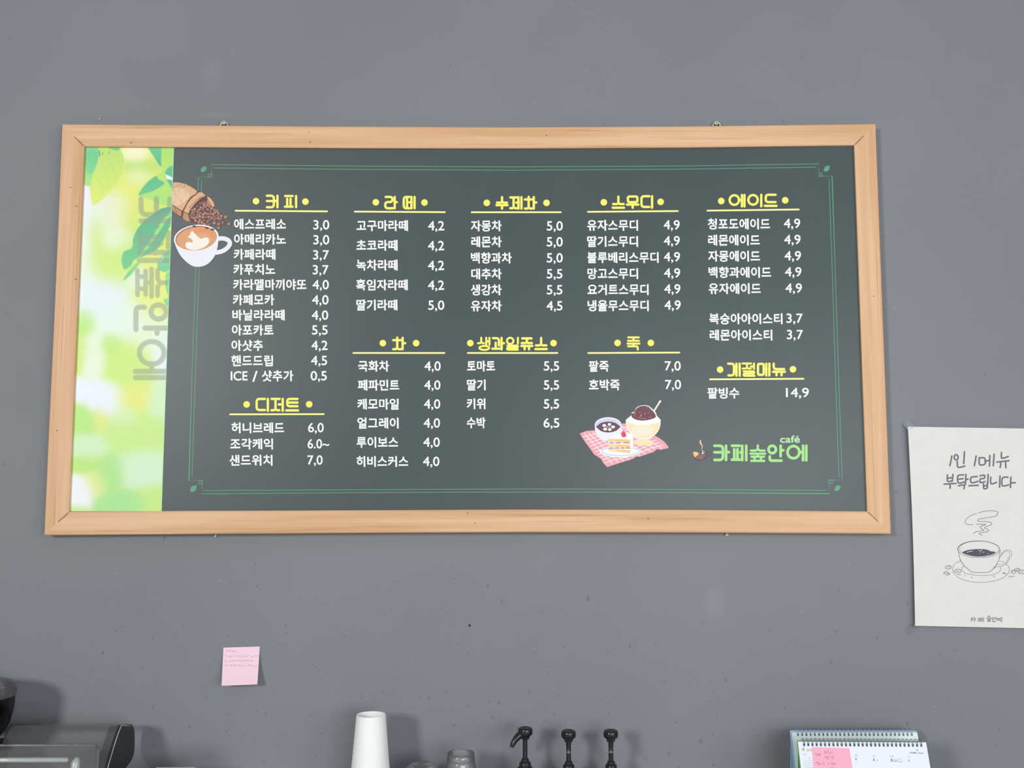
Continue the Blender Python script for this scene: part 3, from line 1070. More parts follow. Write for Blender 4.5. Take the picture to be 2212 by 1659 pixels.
for i in range(1, 11):
    for seg in ([bil(i / 11, t / 24) for t in range(25)], [bil(t / 24, i / 11) for t in range(25)]):
        run = []
        for p in seg + [None]:
            if p is not None and inside(p, cloth):
                run.append(p)
            else:
                if len(run) > 1:
                    ik.stroke(run, 13, pw, 2, cap=False)
                run = []
lav, lav2, sp, dpl = ink((236, 238, 250)), ink((206, 210, 236)), ink((104, 70, 84)), ink((248, 246, 248))
ik.fill(smooth_path([(483, 690), (495, 780), (530, 880), (600, 960), (680, 985), (800, 985), (900, 930), (960, 860), (990, 770), (995, 690)], 4), lav, 3)
ik.fill(ell(738, 690, 256, 150, 0, 40), lav, 4)
ik.fill(ell(738, 705, 240, 140, 0, 40), lav2, 5)
ik.fill([(482, 720), (505, 725), (590, 800), (660, 825), (745, 832), (830, 822), (900, 795), (978, 725), (996, 730), (985, 830), (745, 860), (495, 830)], lav, 6)
ik.fill([(505, 725), (590, 655), (660, 632), (742, 622), (820, 632), (890, 655), (978, 725), (900, 795), (830, 822), (745, 832), (660, 825), (590, 800)], sp, 7)
for x, y, a, c in ((664, 698, 37, 27), (764, 677, 32, 27), (832, 726, 37, 27), (682, 768, 38, 27), (770, 774, 33, 28)):
    ik.fill(ell(x, y, a, c, 0, 20), dpl, 8)
for p in ([(708, 735), (735, 715)], [(715, 712), (728, 735)], [(740, 722), (775, 728)]):
    ik.stroke(p, 6, pw, 8)
gl1, gl2, gl3 = ink((246, 226, 178)), ink((242, 234, 210)), ink((250, 250, 252))
ik.fill(ell(1405, 1020, 190, 62, 0, 36), gl1, 4)
ik.fill([(1310, 940), (1500, 940), (1455, 990), (1360, 990)], gl1, 5)
ik.fill(smooth_path([(1075, 595), (1078, 670), (1110, 765), (1180, 860), (1280, 930), (1400, 955), (1510, 945), (1610, 895), (1690, 810), (1732, 700), (1738, 590)], 4) + [(1400, 560)], gl3, 5)
ik.fill(smooth_path([(1092, 610), (1096, 680), (1130, 765), (1200, 850), (1290, 915), (1400, 938), (1500, 930), (1600, 880), (1675, 800), (1716, 700), (1722, 600)], 4) + [(1400, 580)], gl1, 6)
ik.fill(ell(1390, 780, 210, 130, 0, 30), gl2, 7)
ik.fill(smooth_path([(1075, 590), (1180, 500), (1190, 450), (1240, 430), (1270, 365), (1340, 325), (1420, 312), (1500, 322), (1570, 372), (1640, 440), (1670, 515), (1738, 585)], 4) + smooth_path([(1735, 620), (1620, 665), (1400, 686), (1200, 668), (1085, 625)], 4), gl3, 8)
ik.stroke([(1610, 425), (1733, 232)], 34, ink((240, 224, 204)), 7)
ik.stroke([(1715, 262), (1733, 232)], 34, gl3, 7.5)
ik.fill([(1182, 520), (1194, 470), (1240, 438), (1274, 378), (1340, 336), (1420, 324), (1496, 336), (1556, 386), (1612, 446), (1650, 520), (1620, 556), (1540, 585), (1420, 605), (1320, 598), (1230, 570)], ink((112, 66, 78)), 9, 3)
random.seed(9)
for i in range(44):
    x, y = random.uniform(1200, 1640), random.uniform(340, 590)
    if ((x - 1418) / 215) ** 2 + ((y - 480) / 140) ** 2 < 0.9:
        ik.fill(ell(x, y, random.uniform(6, 15), random.uniform(6, 11), random.uniform(0, 180), 8), ink((206, 150, 150)) if i % 3 else ink((140, 92, 92)), 10)
ik.fill(ell(968, 1195, 395, 108, 0, 44), gl3, 9)
ik.stroke(ell(975, 1192, 362, 80, 0, 44), 11, ink((122, 194, 228)), 10, closed=True)
ik.fill([(735, 940), (880, 880), (1040, 850), (1180, 850), (1212, 885), (1216, 1215), (1188, 1232), (740, 1175)], gl3, 11)
ok1, ok2 = ink((244, 200, 134)), ink((250, 216, 160))
for y0, y1, y2, y3 in ((945, 968, 1022, 1002), (1052, 1065, 1120, 1100), (1142, 1168, 1226, 1175)):
    ik.fill([(738, y0), (1160, y1), (1162, y2), (738, y3)], ok1, 12)
    ik.fill([(740, y0 + 6), (900, y0 + 14), (900, y0 + 44), (740, y0 + 38)], ok2, 13)
for y, xs in ((1030, ((760, 850), (880, 985), (1025, 1145))), (1130, ((752, 845), (865, 955), (980, 1050), (1070, 1158)))):
    for a, c in xs:
        ik.stroke([(a, y), ((a + c) / 2, y - 9), (c, y + 4)], 13, ink((196, 128, 140)), 13, 3)
        ik.stroke([(a + 6, y + 5), ((a + c) / 2, y + 2), (c - 6, y + 8)], 6, ink((120, 60, 70)), 14, 3)
ik.stroke([(985, 910), (1040, 916), (1100, 886)], 10, ink((110, 190, 150)), 13)
ik.stroke([(1030, 918), (1095, 914)], 8, ink((130, 200, 150)), 13)
ik.fill([(1035, 795), (1060, 835), (1080, 872), (1066, 910), (1035, 920), (1002, 906), (990, 862), (1012, 830)], ink((222, 66, 96)), 15, 3)
ik.build('dessert_illustration', sheet)['label'] = 'printed picture of cake, red bean soup and a shaved ice sundae on a pink check cloth'

# ---- leaf photo strip on the left of the sheet
TLs, TRs, BRs, BLs = (176, 310), (375.2, 310), (348.6, 1104.2), (147, 1104.6)
NU, NV = 152, 560
U, V = np.meshgrid(np.linspace(0, 1, NU), np.linspace(0, 1, NV))
GX = (TLs[0] * (1 - U) + TRs[0] * U) * (1 - V) + (BLs[0] * (1 - U) + BRs[0] * U) * V
GY = (TLs[1] * (1 - U) + TRs[1] * U) * (1 - V) + (BLs[1] * (1 - U) + BRs[1] * U) * V
BLOBS = [
    (300, 330, 75, 50, (230, 234, 110), 1), (262, 420, 50, 45, (230, 236, 120), 1.2), (330, 440, 40, 60, (222, 234, 110), 1), (300, 358, 50, 14, (170, 222, 128), 1.2),
    (292, 330, 24, 17, (250, 250, 240), 3), (298, 380, 20, 18, (226, 242, 190), 2.2), (268, 460, 40, 30, (232, 232, 110), 1.5),
    (183, 428, 20, 36, (236, 238, 252), 4), (178, 500, 18, 60, (232, 240, 244), 2), (240, 452, 34, 30, (234, 240, 250), 3), (215, 480, 40, 30, (220, 238, 200), 1.2),
    (290, 470, 22, 30, (196, 230, 120), 1.3), (249, 512, 29, 26, (230, 242, 214), 3), (210, 520, 22, 40, (206, 232, 130), 1.4), (240, 570, 48, 34, (206, 234, 124), 2.0),
    (272, 540, 25, 40, (198, 230, 120), 1.2), (180, 590, 26, 60, (228, 240, 230), 2), (200, 640, 55, 42, (224, 236, 246), 2.4), (296, 600, 22, 22, (226, 238, 232), 1.6),
    (350, 470, 40, 60, (196, 230, 110), 1), (345, 590, 35, 50, (226, 236, 120), 1.4), (330, 650, 40, 40, (226, 236, 120), 1.2), (262, 690, 55, 40, (224, 240, 232), 2), (330, 720, 45, 40, (226, 240, 210), 1.6),
    (355, 760, 20, 40, (228, 238, 250), 1.8), (180, 695, 22, 24, (176, 230, 110), 2), (240, 745, 20, 20, (180, 230, 112), 1.8), (205, 760, 22, 40, (226, 240, 214), 1.6), (172, 760, 16, 30, (196, 230, 120), 1.2),
    (275, 785, 38, 45, (200, 234, 118), 1.8), (290, 860, 36, 28, (226, 232, 116), 1.8), (198, 790, 16, 34, (232, 240, 220), 1.4), (186, 842, 30, 20, (232, 238, 252), 3), (226, 862, 34, 28, (230, 238, 250), 3),
    (345, 868, 26, 32, (206, 238, 200), 1.8), (178, 910, 26, 26, (176, 230, 120), 2), (214, 905, 16, 22, (222, 230, 124), 1.6), (270, 898, 24, 20, (210, 238, 190), 1.5), (185, 965, 36, 24, (206, 238, 196), 2),
    (300, 935, 60, 36, (196, 234, 136), 2), (180, 1002, 34, 18, (182, 230, 118), 1.6), (238, 1020, 24, 30, (170, 228, 140), 1.8), (312, 1012, 44, 34, (208, 238, 206), 2.4), (168, 1064, 26, 28, (240, 242, 252), 4),
    (205, 1045, 22, 26, (220, 234, 150), 1.5), (262, 1088, 45, 22, (164, 228, 148), 2), (335, 1080, 34, 26, (196, 234, 132), 1.6), (160, 1102, 24, 12, (180, 230, 120), 1.2),
]
acc = np.zeros((NV, NU, 3)) + np.array((204, 232, 132.0)) * 0.12
wsum = np.full((NV, NU), 0.12)
for cx, cy, rx, ry, c, s in BLOBS:
    d2 = ((GX - cx) / rx) ** 2 + ((GY - cy) / ry) ** 2
    wgt = s * np.exp(-d2 ** 1.35 * 0.9)
    acc += wgt[..., None] * np.array(c, float)
    wsum += wgt
img = acc / wsum[..., None]


def poly_mask(pts):
    """soft mask of a polygon given in the enlarged-leaf frame"""
    P = np.array([(x / 4.877 + 170, y / 4.877 + 300) for x, y in pts])
    ins_ = np.zeros(GX.shape, bool)
    dmin = np.full(GX.shape, 1e9)
    for i in range(len(P)):
        (x1, y1), (x2, y2) = P[i - 1], P[i]
        if y1 != y2:
            ins_ ^= ((y1 > GY) != (y2 > GY)) & (GX < (x2 - x1) * (GY - y1) / (y2 - y1) + x1)
        dmin = np.minimum(dmin, seg_d(GX, GY, x1, y1, x2, y2))
    sd = np.where(ins_, dmin, -dmin)
    return np.clip(sd / 1.6 + 0.5, 0, 1)


def seg_d(X, Y, x1, y1, x2, y2):
    L2 = max((x2 - x1) ** 2 + (y2 - y1) ** 2, 1e-9)
    t = np.clip(((X - x1) * (x2 - x1) + (Y - y1) * (y2 - y1)) / L2, 0, 1)
    return np.hypot(X - x1 - t * (x2 - x1), Y - y1 - t * (y2 - y1))


def leaf(pts, c0, c1, op=1.0, ax=(0, 1)):
    global img
    P = smooth_path(pts, 4, True)
    m_ = poly_mask(P) * op
    q = [ax[0] * x + ax[1] * y for x, y in pts]
    g = np.clip(((ax[0] * (GX - 170) + ax[1] * (GY - 300)) * 4.877 - min(q)) / (max(q) - min(q)), 0, 1)[..., None]
    img = img * (1 - m_[..., None]) + m_[..., None] * (np.array(c0, float) * (1 - g) + np.array(c1, float) * g)


def vein(pts, wd, c, op):
    global img
    d = np.full(GX.shape, 1e9)
    P = [(x / 4.877 + 170, y / 4.877 + 300) for x, y in smooth_path(pts, 4)]
    for i in range(len(P) - 1):
        d = np.minimum(d, seg_d(GX, GY, *P[i], *P[i + 1]))
    m_ = (np.clip(wd / 4.877 / 2 - d + 0.5, 0, 1) * op)[..., None]
    img = img * (1 - m_) + m_ * np.array(c, float)


leaf([(20, 60), (230, 60), (222, 140), (205, 240), (165, 340), (125, 490), (50, 475), (20, 400)], (118, 210, 150), (168, 226, 130))
leaf([(90, 130), (205, 150), (190, 260), (140, 360), (80, 330)], (100, 198, 150), (110, 206, 150), 0.6)
leaf([(222, 60), (410, 60), (455, 140), (480, 210), (474, 300), (440, 400), (372, 505), (290, 600), (160, 702), (130, 625), (118, 495), (165, 340), (205, 240)], (186, 226, 116), (224, 236, 112))
leaf([(262, 60), (405, 60), (430, 118), (370, 118), (310, 95)], (122, 206, 142), (120, 204, 140))
for p in ([(350, 150), (420, 260), (460, 330)], [(280, 160), (360, 300), (400, 410)], [(230, 240), (300, 380), (330, 500)], [(190, 400), (240, 480), (250, 570)]):
    vein(p, 9, (168, 216, 108), 0.3)
vein([(215, 130), (222, 180)], 14, (70, 150, 130), 0.8)
vein([(325, 125), (318, 160)], 8, (80, 150, 110), 0.8)
vein([(248, 150), (252, 160)], 12, (80, 150, 110), 0.7)
vein([(430, 110), (465, 160), (482, 240), (474, 330)], 6, (226, 244, 190), 0.7)
leaf([(725, 60), (905, 60), (875, 160), (872, 285), (845, 270), (800, 200)], (112, 206, 142), (84, 186, 140))
leaf([(890, 60), (1030, 60), (1010, 300), (935, 335), (905, 352), (882, 340), (868, 230), (872, 160)], (170, 226, 112), (186, 230, 112))
leaf([(630, 592), (720, 500), (810, 400), (890, 340), (920, 352), (945, 430), (985, 505), (990, 600), (960, 680), (900, 700), (760, 640)], (186, 228, 110), (170, 226, 116))
leaf([(630, 590), (700, 480), (810, 392), (842, 428), (905, 468), (800, 540), (700, 575)], (88, 190, 140), (100, 198, 142))
leaf([(1030, 285), (960, 292), (918, 335), (920, 378), (1030, 415)], (96, 192, 144), (96, 192, 144))
leaf([(914, 382), (985, 408), (1030, 470), (1000, 525), (965, 470)], (240, 244, 252), (240, 244, 252))
leaf([(930, 430), (985, 440), (980, 520), (955, 480)], (90, 186, 144), (90, 186, 144))
leaf([(1010, 725), (880, 738), (775, 800), (690, 862), (612, 960), (575, 1045), (560, 1150), (475, 1190), (452, 1290), (482, 1380), (535, 1365), (590, 1270), (700, 1230), (850, 1140), (930, 1020), (965, 900)], (76, 178, 132), (106, 202, 134))
leaf([(870, 735), (980, 725), (920, 780), (830, 800), (760, 815)], (78, 172, 136), (78, 172, 136))
leaf([(955, 770), (985, 790), (900, 900), (800, 1050), (690, 1200), (650, 1225), (760, 1060), (850, 900)], (150, 220, 130), (160, 224, 124))
leaf([(1000, 900), (940, 960), (900, 1060), (860, 1130), (980, 1140)], (224, 236, 96), (220, 234, 100))
leaf([(472, 1490), (500, 1430), (590, 1320), (640, 1310), (600, 1370), (540, 1440)], (140, 214, 124), (110, 200, 132))
vein([(480, 1390), (560, 1340), (640, 1250)], 16, (210, 234, 110), 0.9)
leaf([(990, 1160), (940, 1180), (870, 1240), (830, 1320), (850, 1380), (920, 1400), (990, 1330)], (126, 210, 130), (110, 204, 150))
leaf([(888, 1238), (846, 1300), (860, 1300), (890, 1262)], (232, 242, 240), (232, 242, 240))
leaf([(990, 1370), (930, 1400), (910, 1500), (930, 1620), (990, 1700)], (140, 216, 130), (126, 212, 136))
for i in range(9):
    vein([(900 + i * 7, 1400 + i * 26), (985, 1330 + i * 32)], 7, (210, 236, 130) if i % 2 else (96, 190, 140), 0.7)
leaf([(690 + 205, 1690), (985, 1680), (985, 1760), (930, 1760)], (150, 220, 120), (110, 206, 150))
# letters of the shop name, turned a quarter, printed see-through grey
dl = np.full(GX.shape, 1e9)
for ch, xl, xr, yt, yb in (('카', 299, 372, 424, 494.8), ('페', 295.5, 368.9, 496.8, 568.2), ('숲', 292, 366.8, 575.8, 645.6), ('안', 288, 364.4, 653, 725.4), ('에', 286.7, 361.4, 730.8, 821.2)):
    for p, cl in glyph_paths(ch, yt, 0, yb, xr - xl, 11.3 if ch != '숲' else 10):
        q = [(xr - y, x) for x, y in p]
        if cl:
            q.append(q[0])
        for i in range(len(q) - 1):
            dl = np.minimum(dl, seg_d(GX, GY, *q[i], *q[i + 1]) + (0 if ch != '숲' else 0.6))
m_ = np.clip((5.6 - dl) / 1.3 + 0.5, 0, 1)[..., None]
grey = img.mean(axis=2, keepdims=True)
img = img * (1 - 0.56 * m_) + 0.56 * m_ * (np.array((138, 152, 134.0)))
img = np.clip(img, 0, 255) / 255.0
limg = np.where(img <= 0.04045, img / 12.92, ((img + 0.055) / 1.055) ** 2.4)
strip_m = mat('leaf_photo_print', (255, 255, 255), 0.42, 0.4)
nt = strip_m.node_tree
at_n = nt.nodes.new('ShaderNodeAttribute')
at_n.attribute_name = 'print'
nt.links.new(at_n.outputs['Color'], nt.nodes['Principled BSDF'].inputs['Base Color'])
mb = MB()
vs = [SURF(float(GX[j, i]), float(GY[j, i]), 1) for j in range(NV) for i in range(NU)]
mb.add(vs, [(j * NU + i, j * NU + i + 1, (j + 1) * NU + i + 1, (j + 1) * NU + i) for j in range(NV - 1) for i in range(NU - 1)], strip_m)
strip = mb.build('leaf_photo_strip', sheet, merge=False)
strip['label'] = 'bright green leaf photo strip with see-through grey lettering turned sideways'
ca = strip.data.color_attributes.new('print', 'FLOAT_COLOR', 'POINT')
ca.data.foreach_set('color', np.concatenate([limg, np.ones((NV, NU, 1))], axis=2).astype(np.float32).ravel())
ik = Ink(SURF)
ik.stroke([(375.2, 319), (368.5, 520), (361.5, 730), (348.6, 1104)], 1.3, ink((170, 236, 180)), 2, cap=False)
ik.build('strip_edge', sheet)['label'] = 'thin pale green edge of the photo strip'

# ---- hangers on the board and the screws in the wall
brass = mat('brass', (222, 208, 146), 0.35, 0.5, 0.35)
steel = mat('screw_steel', (232, 235, 236), 0.3, 0.5, 0.25)
dark = mat('recess_black', (30, 30, 32), 0.7)


def screw(px, py, r, label, y=-0.0105):
    c = at(px, py, y)
    r = r / FPX * 2.15
    t = thing('wall_screw', label, 'screw', (c.x, -0.0005, c.z))
    b = MB()
    prof = [(0.0, y), (r * 0.35, y), (r * 0.4, y + 0.0006), (r * 0.42, y - 0.0002), (r * 0.8, y), (r, y + 0.0012), (r, y + 0.0022), (r * 0.5, y + 0.003), (r * 0.45, -0.0006), (0, -0.0006)]
    n = 20
    vs, fs = [], []
    for q, yy in prof:
        for i in range(n):
            a = 2 * PI * i / n
            vs.append((c.x + q * math.cos(a), yy, c.z + q * math.sin(a)))
    for j in range(len(prof) - 1):
        for i in range(n):
            fs.append((j * n + i, j * n + (i + 1) % n, (j + 1) * n + (i + 1) % n, (j + 1) * n + i))
    b.add(vs, fs, steel)
    b.build('screw_body', t, smooth=True)
    b = MB()
    s = r * 0.42
    for a in (0.3, 0.3 + PI / 2):
        d = Vector((math.cos(a), 0, math.sin(a)))
        q = Vector((-math.sin(a), 0, math.cos(a)))
        o = Vector((c.x, y - 0.0004, c.z))
        b.add([o + d * s + q * s * .4, o - d * s + q * s * .4, o - d * s - q * s * .4, o + d * s - q * s * .4], [(0, 1, 2, 3)], dark)
    b.build('cross_slot', t, merge=False)
    return t


screw(482.8, 264.3, 3.9, 'silver cross-head screw holding the left hanger on top of the menu board')
screw(1548, 265.2, 3.9, 'silver cross-head screw holding the right hanger on top of the menu board')
screw(464.3, 1157.3, 3.0, 'silver screw peeping out under the bottom edge of the menu board, near its left corner', -0.006)
screw(1570.4, 1155.0, 3.2, 'silver screw peeping out under the bottom edge of the menu board, near its right corner', -0.006)
screw(215.2, 256.3, 2.0, 'tiny lone screw in the bare wall above the left end of the menu board', -0.004)
for cx, cy, s in ((484.0, 273, 1), (1548, 273, 1)):
    b = MB()
    path = [at(cx + 8.2 * math.cos(a), cy - 9.5 * math.sin(a), -0.006) for a in [math.radians(q) for q in range(-20, 201, 20)]]
    b.tube(path, 0.0015, brass, 8)
    b.build('hanger_ring', board, smooth=True)['label'] = 'brass hanger ring'
    b = MB()
    p0, p1 = at(cx - 10, cy + 4, -0.004), at(cx + 10, cy + 18, -0.004)
    b.box((p0.x, -0.0065, p1.z), (p1.x, -0.002, p0.z), brass)
    b.build('hanger_plate', board)['label'] = 'brass hanger plate behind the frame'

# a dark hole in the wall
b = MB()
c = at(1014.5, 1351, 0)
b.add([(c.x + 0.0023 * math.cos(2 * PI * i / 16), -0.0006, c.z + 0.0026 * math.sin(2 * PI * i / 16)) for i in range(16)], [tuple(range(16))], dark)
b.add([(c.x + 0.0023 * math.cos(2 * PI * i / 16), -0.00005, c.z + 0.0026 * math.sin(2 * PI * i / 16)) for i in range(16)], [tuple(range(16))], dark)
b.add([(c.x + 0.0023 * math.cos(2 * PI * i / 16), yy, c.z + 0.0026 * math.sin(2 * PI * i / 16)) for yy in (-0.0006, -0.00005) for i in range(16)], [(i, (i + 1) % 16, 16 + (i + 1) % 16, 16 + i) for i in range(16)], dark)
tag(b.build('wall_plug', None, merge=False), 'small round black wall plug in the bare wall below the menu board', 'plug')

# ------------------------------------------------------------------ poster on the right
PY = -0.011


def poster_y(px, py):
    # the sheet bellies out a little between its taped corners
    u = (px - 1961) / 300.0
    v = (py - 921) / 435.0
    return PY + 0.004 * math.sin(PI * min(max(v, 0), 1)) * (0.4 + 0.6 * min(max(u, 0), 1)) - 0.002 * math.cos(2 * PI * v) * 0.5


def PSURF(px, py, k):
    return at(px, py, poster_y(px, py) - 0.00015 * k)


paper = noise_mat('poster_paper', (221, 221, 217), (225, 224, 220), 30, 0.7, spec=0.25)
pTL, pTR, pBR, pBL = (1961.2, 921.6), (2266, 926.5), (2287, 1358.5), (1976.9, 1351.8)
poster = thing('poster', 'white paper notice with a coffee cup drawing, taped right of the menu board', 'poster', at(2120, 1354, 0))
mb = MB()
NX, NZ = 13, 19
for side, dy in ((0, 0.0), (1, 0.0004)):
    vs = []
    for j in range(NZ):
        for i in range(NX):
            u, v = i / (NX - 1), j / (NZ - 1)
            px, py = lerp2(lerp2(pTL, pTR, u), lerp2(pBL, pBR, u), v)
            px += (2.2 * math.sin(PI * v) * (1 - u))
            p = PSURF(px, py, 0)
            vs.append((p.x, p.y + dy, p.z))
    mb.add(vs, [(j * NX + i, j * NX + i + 1, (j + 1) * NX + i + 1, (j + 1) * NX + i) for j in range(NZ - 1) for i in range(NX - 1)], paper)
mb.build('paper_sheet', poster, smooth=True, merge=False)
pen = ink((112, 112, 120), 0.7)
pen2 = ink((112, 113, 118), 0.7)
pend = ink((84, 84, 94), 0.7)
ik = Ink(PSURF, 3.317, 1900, 880)
HW = [[(518, 348), (511, 385), (504, 418)], ell(549, 358, 14, 19, 0, 16), [(608, 318), (606, 360), (603, 402)], [(557, 388), (559, 424), (575, 430), (612, 420)],
      [(692, 348), (686, 385), (679, 418)], [(714, 360), (717, 410), (756, 405), (753, 364), (716, 362)], [(754, 386), (788, 380)], [(790, 345), (788, 420)], [(821, 335), (818, 380), (815, 418)],
      [(874, 322), (876, 364), (922, 352)], [(840, 392), (928, 382)], [(868, 392), (868, 410), (864, 430)], [(903, 388), (905, 432)],
      [(487, 484), (487, 530), (522, 526)], [(526, 480), (521, 528)], [(488, 508), (521, 503)], [(463, 550), (548, 545)], [(505, 548), (506, 580)],
      [(603, 484), (562, 490), (565, 542), (606, 534)], [(565, 515), (598, 510)], [(619, 480), (615, 552)], [(617, 518), (634, 514)], [(566, 562), (606, 556), (604, 582)],
      [(700, 496), (656, 502), (658, 540), (705, 530)], [(640, 562), (708, 558)],
      [(720, 490), (751, 486), (750, 508), (722, 513), (722, 538), (756, 532)], [(778, 480), (775, 548)], [(745, 548), (748, 582), (771, 577), (771, 545)], [(747, 563), (771, 560)],
      [(797, 500), (799, 548), (838, 537)], [(863, 492), (860, 572)], [(919, 500), (881, 506), (880, 562), (926, 555)], [(941, 500), (938, 574)], [(939, 542), (973, 540)]]
for i, s in enumerate(HW):
    ik.stroke(s, 11, pen, 1, 3 if len(s) > 2 and i not in () else 0, closed=(i == 1))
ik.build('handwriting', poster)['label'] = 'large grey handwritten Korean request'
ik = Ink(PSURF, 3.317, 1900, 880)
SM = [[(655, 1510), (669, 1508), (666, 1522), (656, 1532)], [(654, 1519), (667, 1517)], [(681, 1503), (680, 1535)], [(681, 1518), (692, 1518)],
      [(706, 1512), (729, 1511)], [(712, 1512), (713, 1529)], [(722, 1512), (722, 1529)], [(704, 1531), (729, 1529)], [(729, 1520), (736, 1520)], [(736, 1508), (735, 1533)], [(745, 1506), (745, 1536)],
      [(785, 1494), (772, 1508)], [(785, 1496), (797, 1508)], [(770, 1513), (800, 1513)], [(785, 1513), (785, 1521)], [(773, 1522), (797, 1522)], [(779, 1522), (779, 1533)], [(791, 1522), (791, 1533)], [(773, 1534), (797, 1534)],
      ell(815, 1512, 7, 7, 0, 12) + [(822, 1512)], [(833, 1501), (833, 1523)], [(833, 1512), (841, 1512)], [(811, 1523), (813, 1535), (833, 1535)],
      ell(850, 1519, 7, 7, 0, 12) + [(857, 1519)], [(857, 1519), (866, 1518)], [(866, 1507), (865, 1533)], [(876, 1504), (876, 1536)]]
for s in SM:
    ik.stroke(s, 4.6, pen, 1)
ik.build('signature', poster)['label'] = 'small handwritten shop name at the bottom'
ik = Ink(PSURF, 8.729, 2020, 1080)
T = 9.5
ik.stroke([(780, 255), (680, 290), (600, 350), (565, 410), (578, 445), (640, 467), (710, 466)], T, pen2, 1, 4)
ik.stroke([(785, 460), (930, 458), (950, 470), (880, 490), (848, 515), (880, 545), (918, 570), (870, 585), (770, 600), (725, 630)], T + 1, pen, 1, 4)
ik.stroke([(815, 242), (900, 222), (1010, 203), (1110, 205), (1175, 222), (1180, 255), (1140, 308), (1015, 328)], T, pen2, 1, 4)
ik.stroke([(990, 333), (860, 355), (812, 375), (815, 403), (920, 405), (1020, 415), (1070, 445), (1030, 480), (950, 510), (935, 530), (980, 550), (1015, 572), (970, 600), (850, 625), (835, 640), (885, 665)], T, pen, 1, 4)
ik.stroke(ell(824, 930, 398, 160, 1, 48), 8, pen2, 1, closed=True)
ik.stroke(ell(830, 922, 372, 146, 1, 48), 6, pen, 1, closed=True)
ik.stroke(ell(824, 932, 396, 158, 1, 30, 170, 275), 15, pen2, 1)
ik.fill([(508, 992), (590, 952), (680, 935), (820, 925), (960, 932), (1050, 968), (1110, 973), (1138, 996), (1060, 1032), (940, 1056), (820, 1064), (700, 1053), (600, 1028)], pend, 1.5, 3)
for s in ([(600, 990), (640, 972), (705, 965)], [(820, 948), (850, 962), (878, 955), (875, 940)], [(905, 985), (925, 982)], [(850, 1000), (856, 998)], [(995, 1015), (1002, 1012)]):
    ik.stroke(s, 14, ink((190, 190, 195), 0.7), 2.2)
ik.stroke([(430, 930), (448, 1010), (480, 1140), (550, 1240), (640, 1320), (700, 1358), (860, 1368), (1020, 1356), (1100, 1290), (1170, 1200), (1210, 1095), (1226, 940)], 9, pen2, 1, 4)
ik.stroke([(1220, 1085), (1260, 1010), (1320, 952), (1385, 945), (1438, 975), (1445, 1035), (1410, 1100), (1340, 1200), (1270, 1245), (1170, 1262), (1120, 1258)], 7, pen2, 1, 4)
ik.stroke([(1235, 1060), (1280, 1000), (1340, 965), (1395, 985), (1405, 1040), (1370, 1130), (1325, 1195)], 6, pen2, 1, 4)
ik.stroke([(1210, 1152), (1270, 1160), (1300, 1185), (1270, 1213), (1170, 1215)], 6, pen2, 1, 4)
ik.stroke([(470, 1155), (380, 1200), (335, 1270), (340, 1350), (400, 1430), (520, 1500), (700, 1545), (900, 1552), (1100, 1530), (1270, 1475), (1370, 1390), (1402, 1320), (1385, 1255), (1340, 1210)], 7, pen2, 1, 4)
ik.stroke([(555, 1240), (505, 1280), (512, 1330), (580, 1380), (700, 1410), (860, 1425), (1040, 1415), (1180, 1375), (1235, 1320), (1235, 1265)], 7, pen2, 1, 4)
ik.stroke([(470, 1130), (485, 1155), (550, 1243)], 12, pen, 1)
ik.stroke([(1115, 1290), (1165, 1210)], 12, pen, 1)
for x, y, a, c in ((250, 1270, 55, 33), (430, 1342, 65, 33), (1480, 1352, 45, 33), (1548, 1315, 50, 25), (1628, 1358, 60, 37)):
    ik.stroke(ell(x, y, a, c, -4, 24), 10, pen, 1, closed=True)
ik.stroke([(165, 1395), (180, 1360), (225, 1358), (272, 1385), (270, 1405), (215, 1418)], 11, pen, 1, 3)
ik.stroke([(178, 1395), (250, 1392)], 9, pen, 1)
for s in ([(230, 1275), (262, 1255), (290, 1250)], [(400, 1345), (455, 1338)], [(1440, 1350), (1500, 1335)], [(1520, 1335), (1570, 1300)], [(1590, 1365), (1650, 1350)], [(1385, 1447), (1490, 1443)], [(420, 1405), (488, 1410)], [(1270, 1385), (1340, 1390)], [(1280, 1372), (1320, 1376)], [(540, 1400), (552, 1398)], [(560, 1425), (572, 1428)], [(670, 1455), (700, 1465)], [(1090, 1430), (1125, 1442)], [(415, 1280), (420, 1283)]):
    ik.stroke(s, 9, pen2, 1)
ik.build('cup_drawing', poster)['label'] = 'grey line drawing of a steaming coffee cup on a saucer with beans'
tape_m = clear_mat('clear_tape', (0.93, 0.95, 0.97), 0.34, 0.2, 1.4, (0.72, 0.78, 0.84))
b = MB()
q = [(1948, 913), (1958, 906), (1976, 921), (1961, 929)]
yy = [-0.0008, -0.0008, poster_y(1976, 921) - 0.0012, poster_y(1961, 929) - 0.0004]
v = [at(*p, y) for p, y in zip(q, yy)]
b.add(v + [p + Vector((0, 0.0002, 0)) for p in v], [(0, 1, 2, 3), (7, 6, 5, 4), (0, 4, 5, 1), (1, 5, 6, 2), (2, 6, 7, 3), (3, 7, 4, 0)], tape_m)
b.build('tape', poster, merge=False)['label'] = 'clear tape on the top left corner'
b = MB()
q = [(1972, 1350), (1983, 1350), (1979, 1357)]
v = [at(1972, 1350, -0.012), at(1984, 1350, -0.012), at(1979, 1357.5, -0.003)]
b.add(v + [p + Vector((0, 0.0003, 0)) for p in v], [(0, 1, 2), (5, 4, 3), (0, 3, 4, 1), (1, 4, 5, 2), (2, 5, 3, 0)], tape_m)
b.build('tape', poster, merge=False)['label'] = 'clear tape on the bottom left corner'

# ------------------------------------------------------------------ pink note on the wall
nTL, nTR, nBR, nBL = (482.5, 1399), (561.4, 1396.6), (555.8, 1478.5), (478.6, 1481.3)


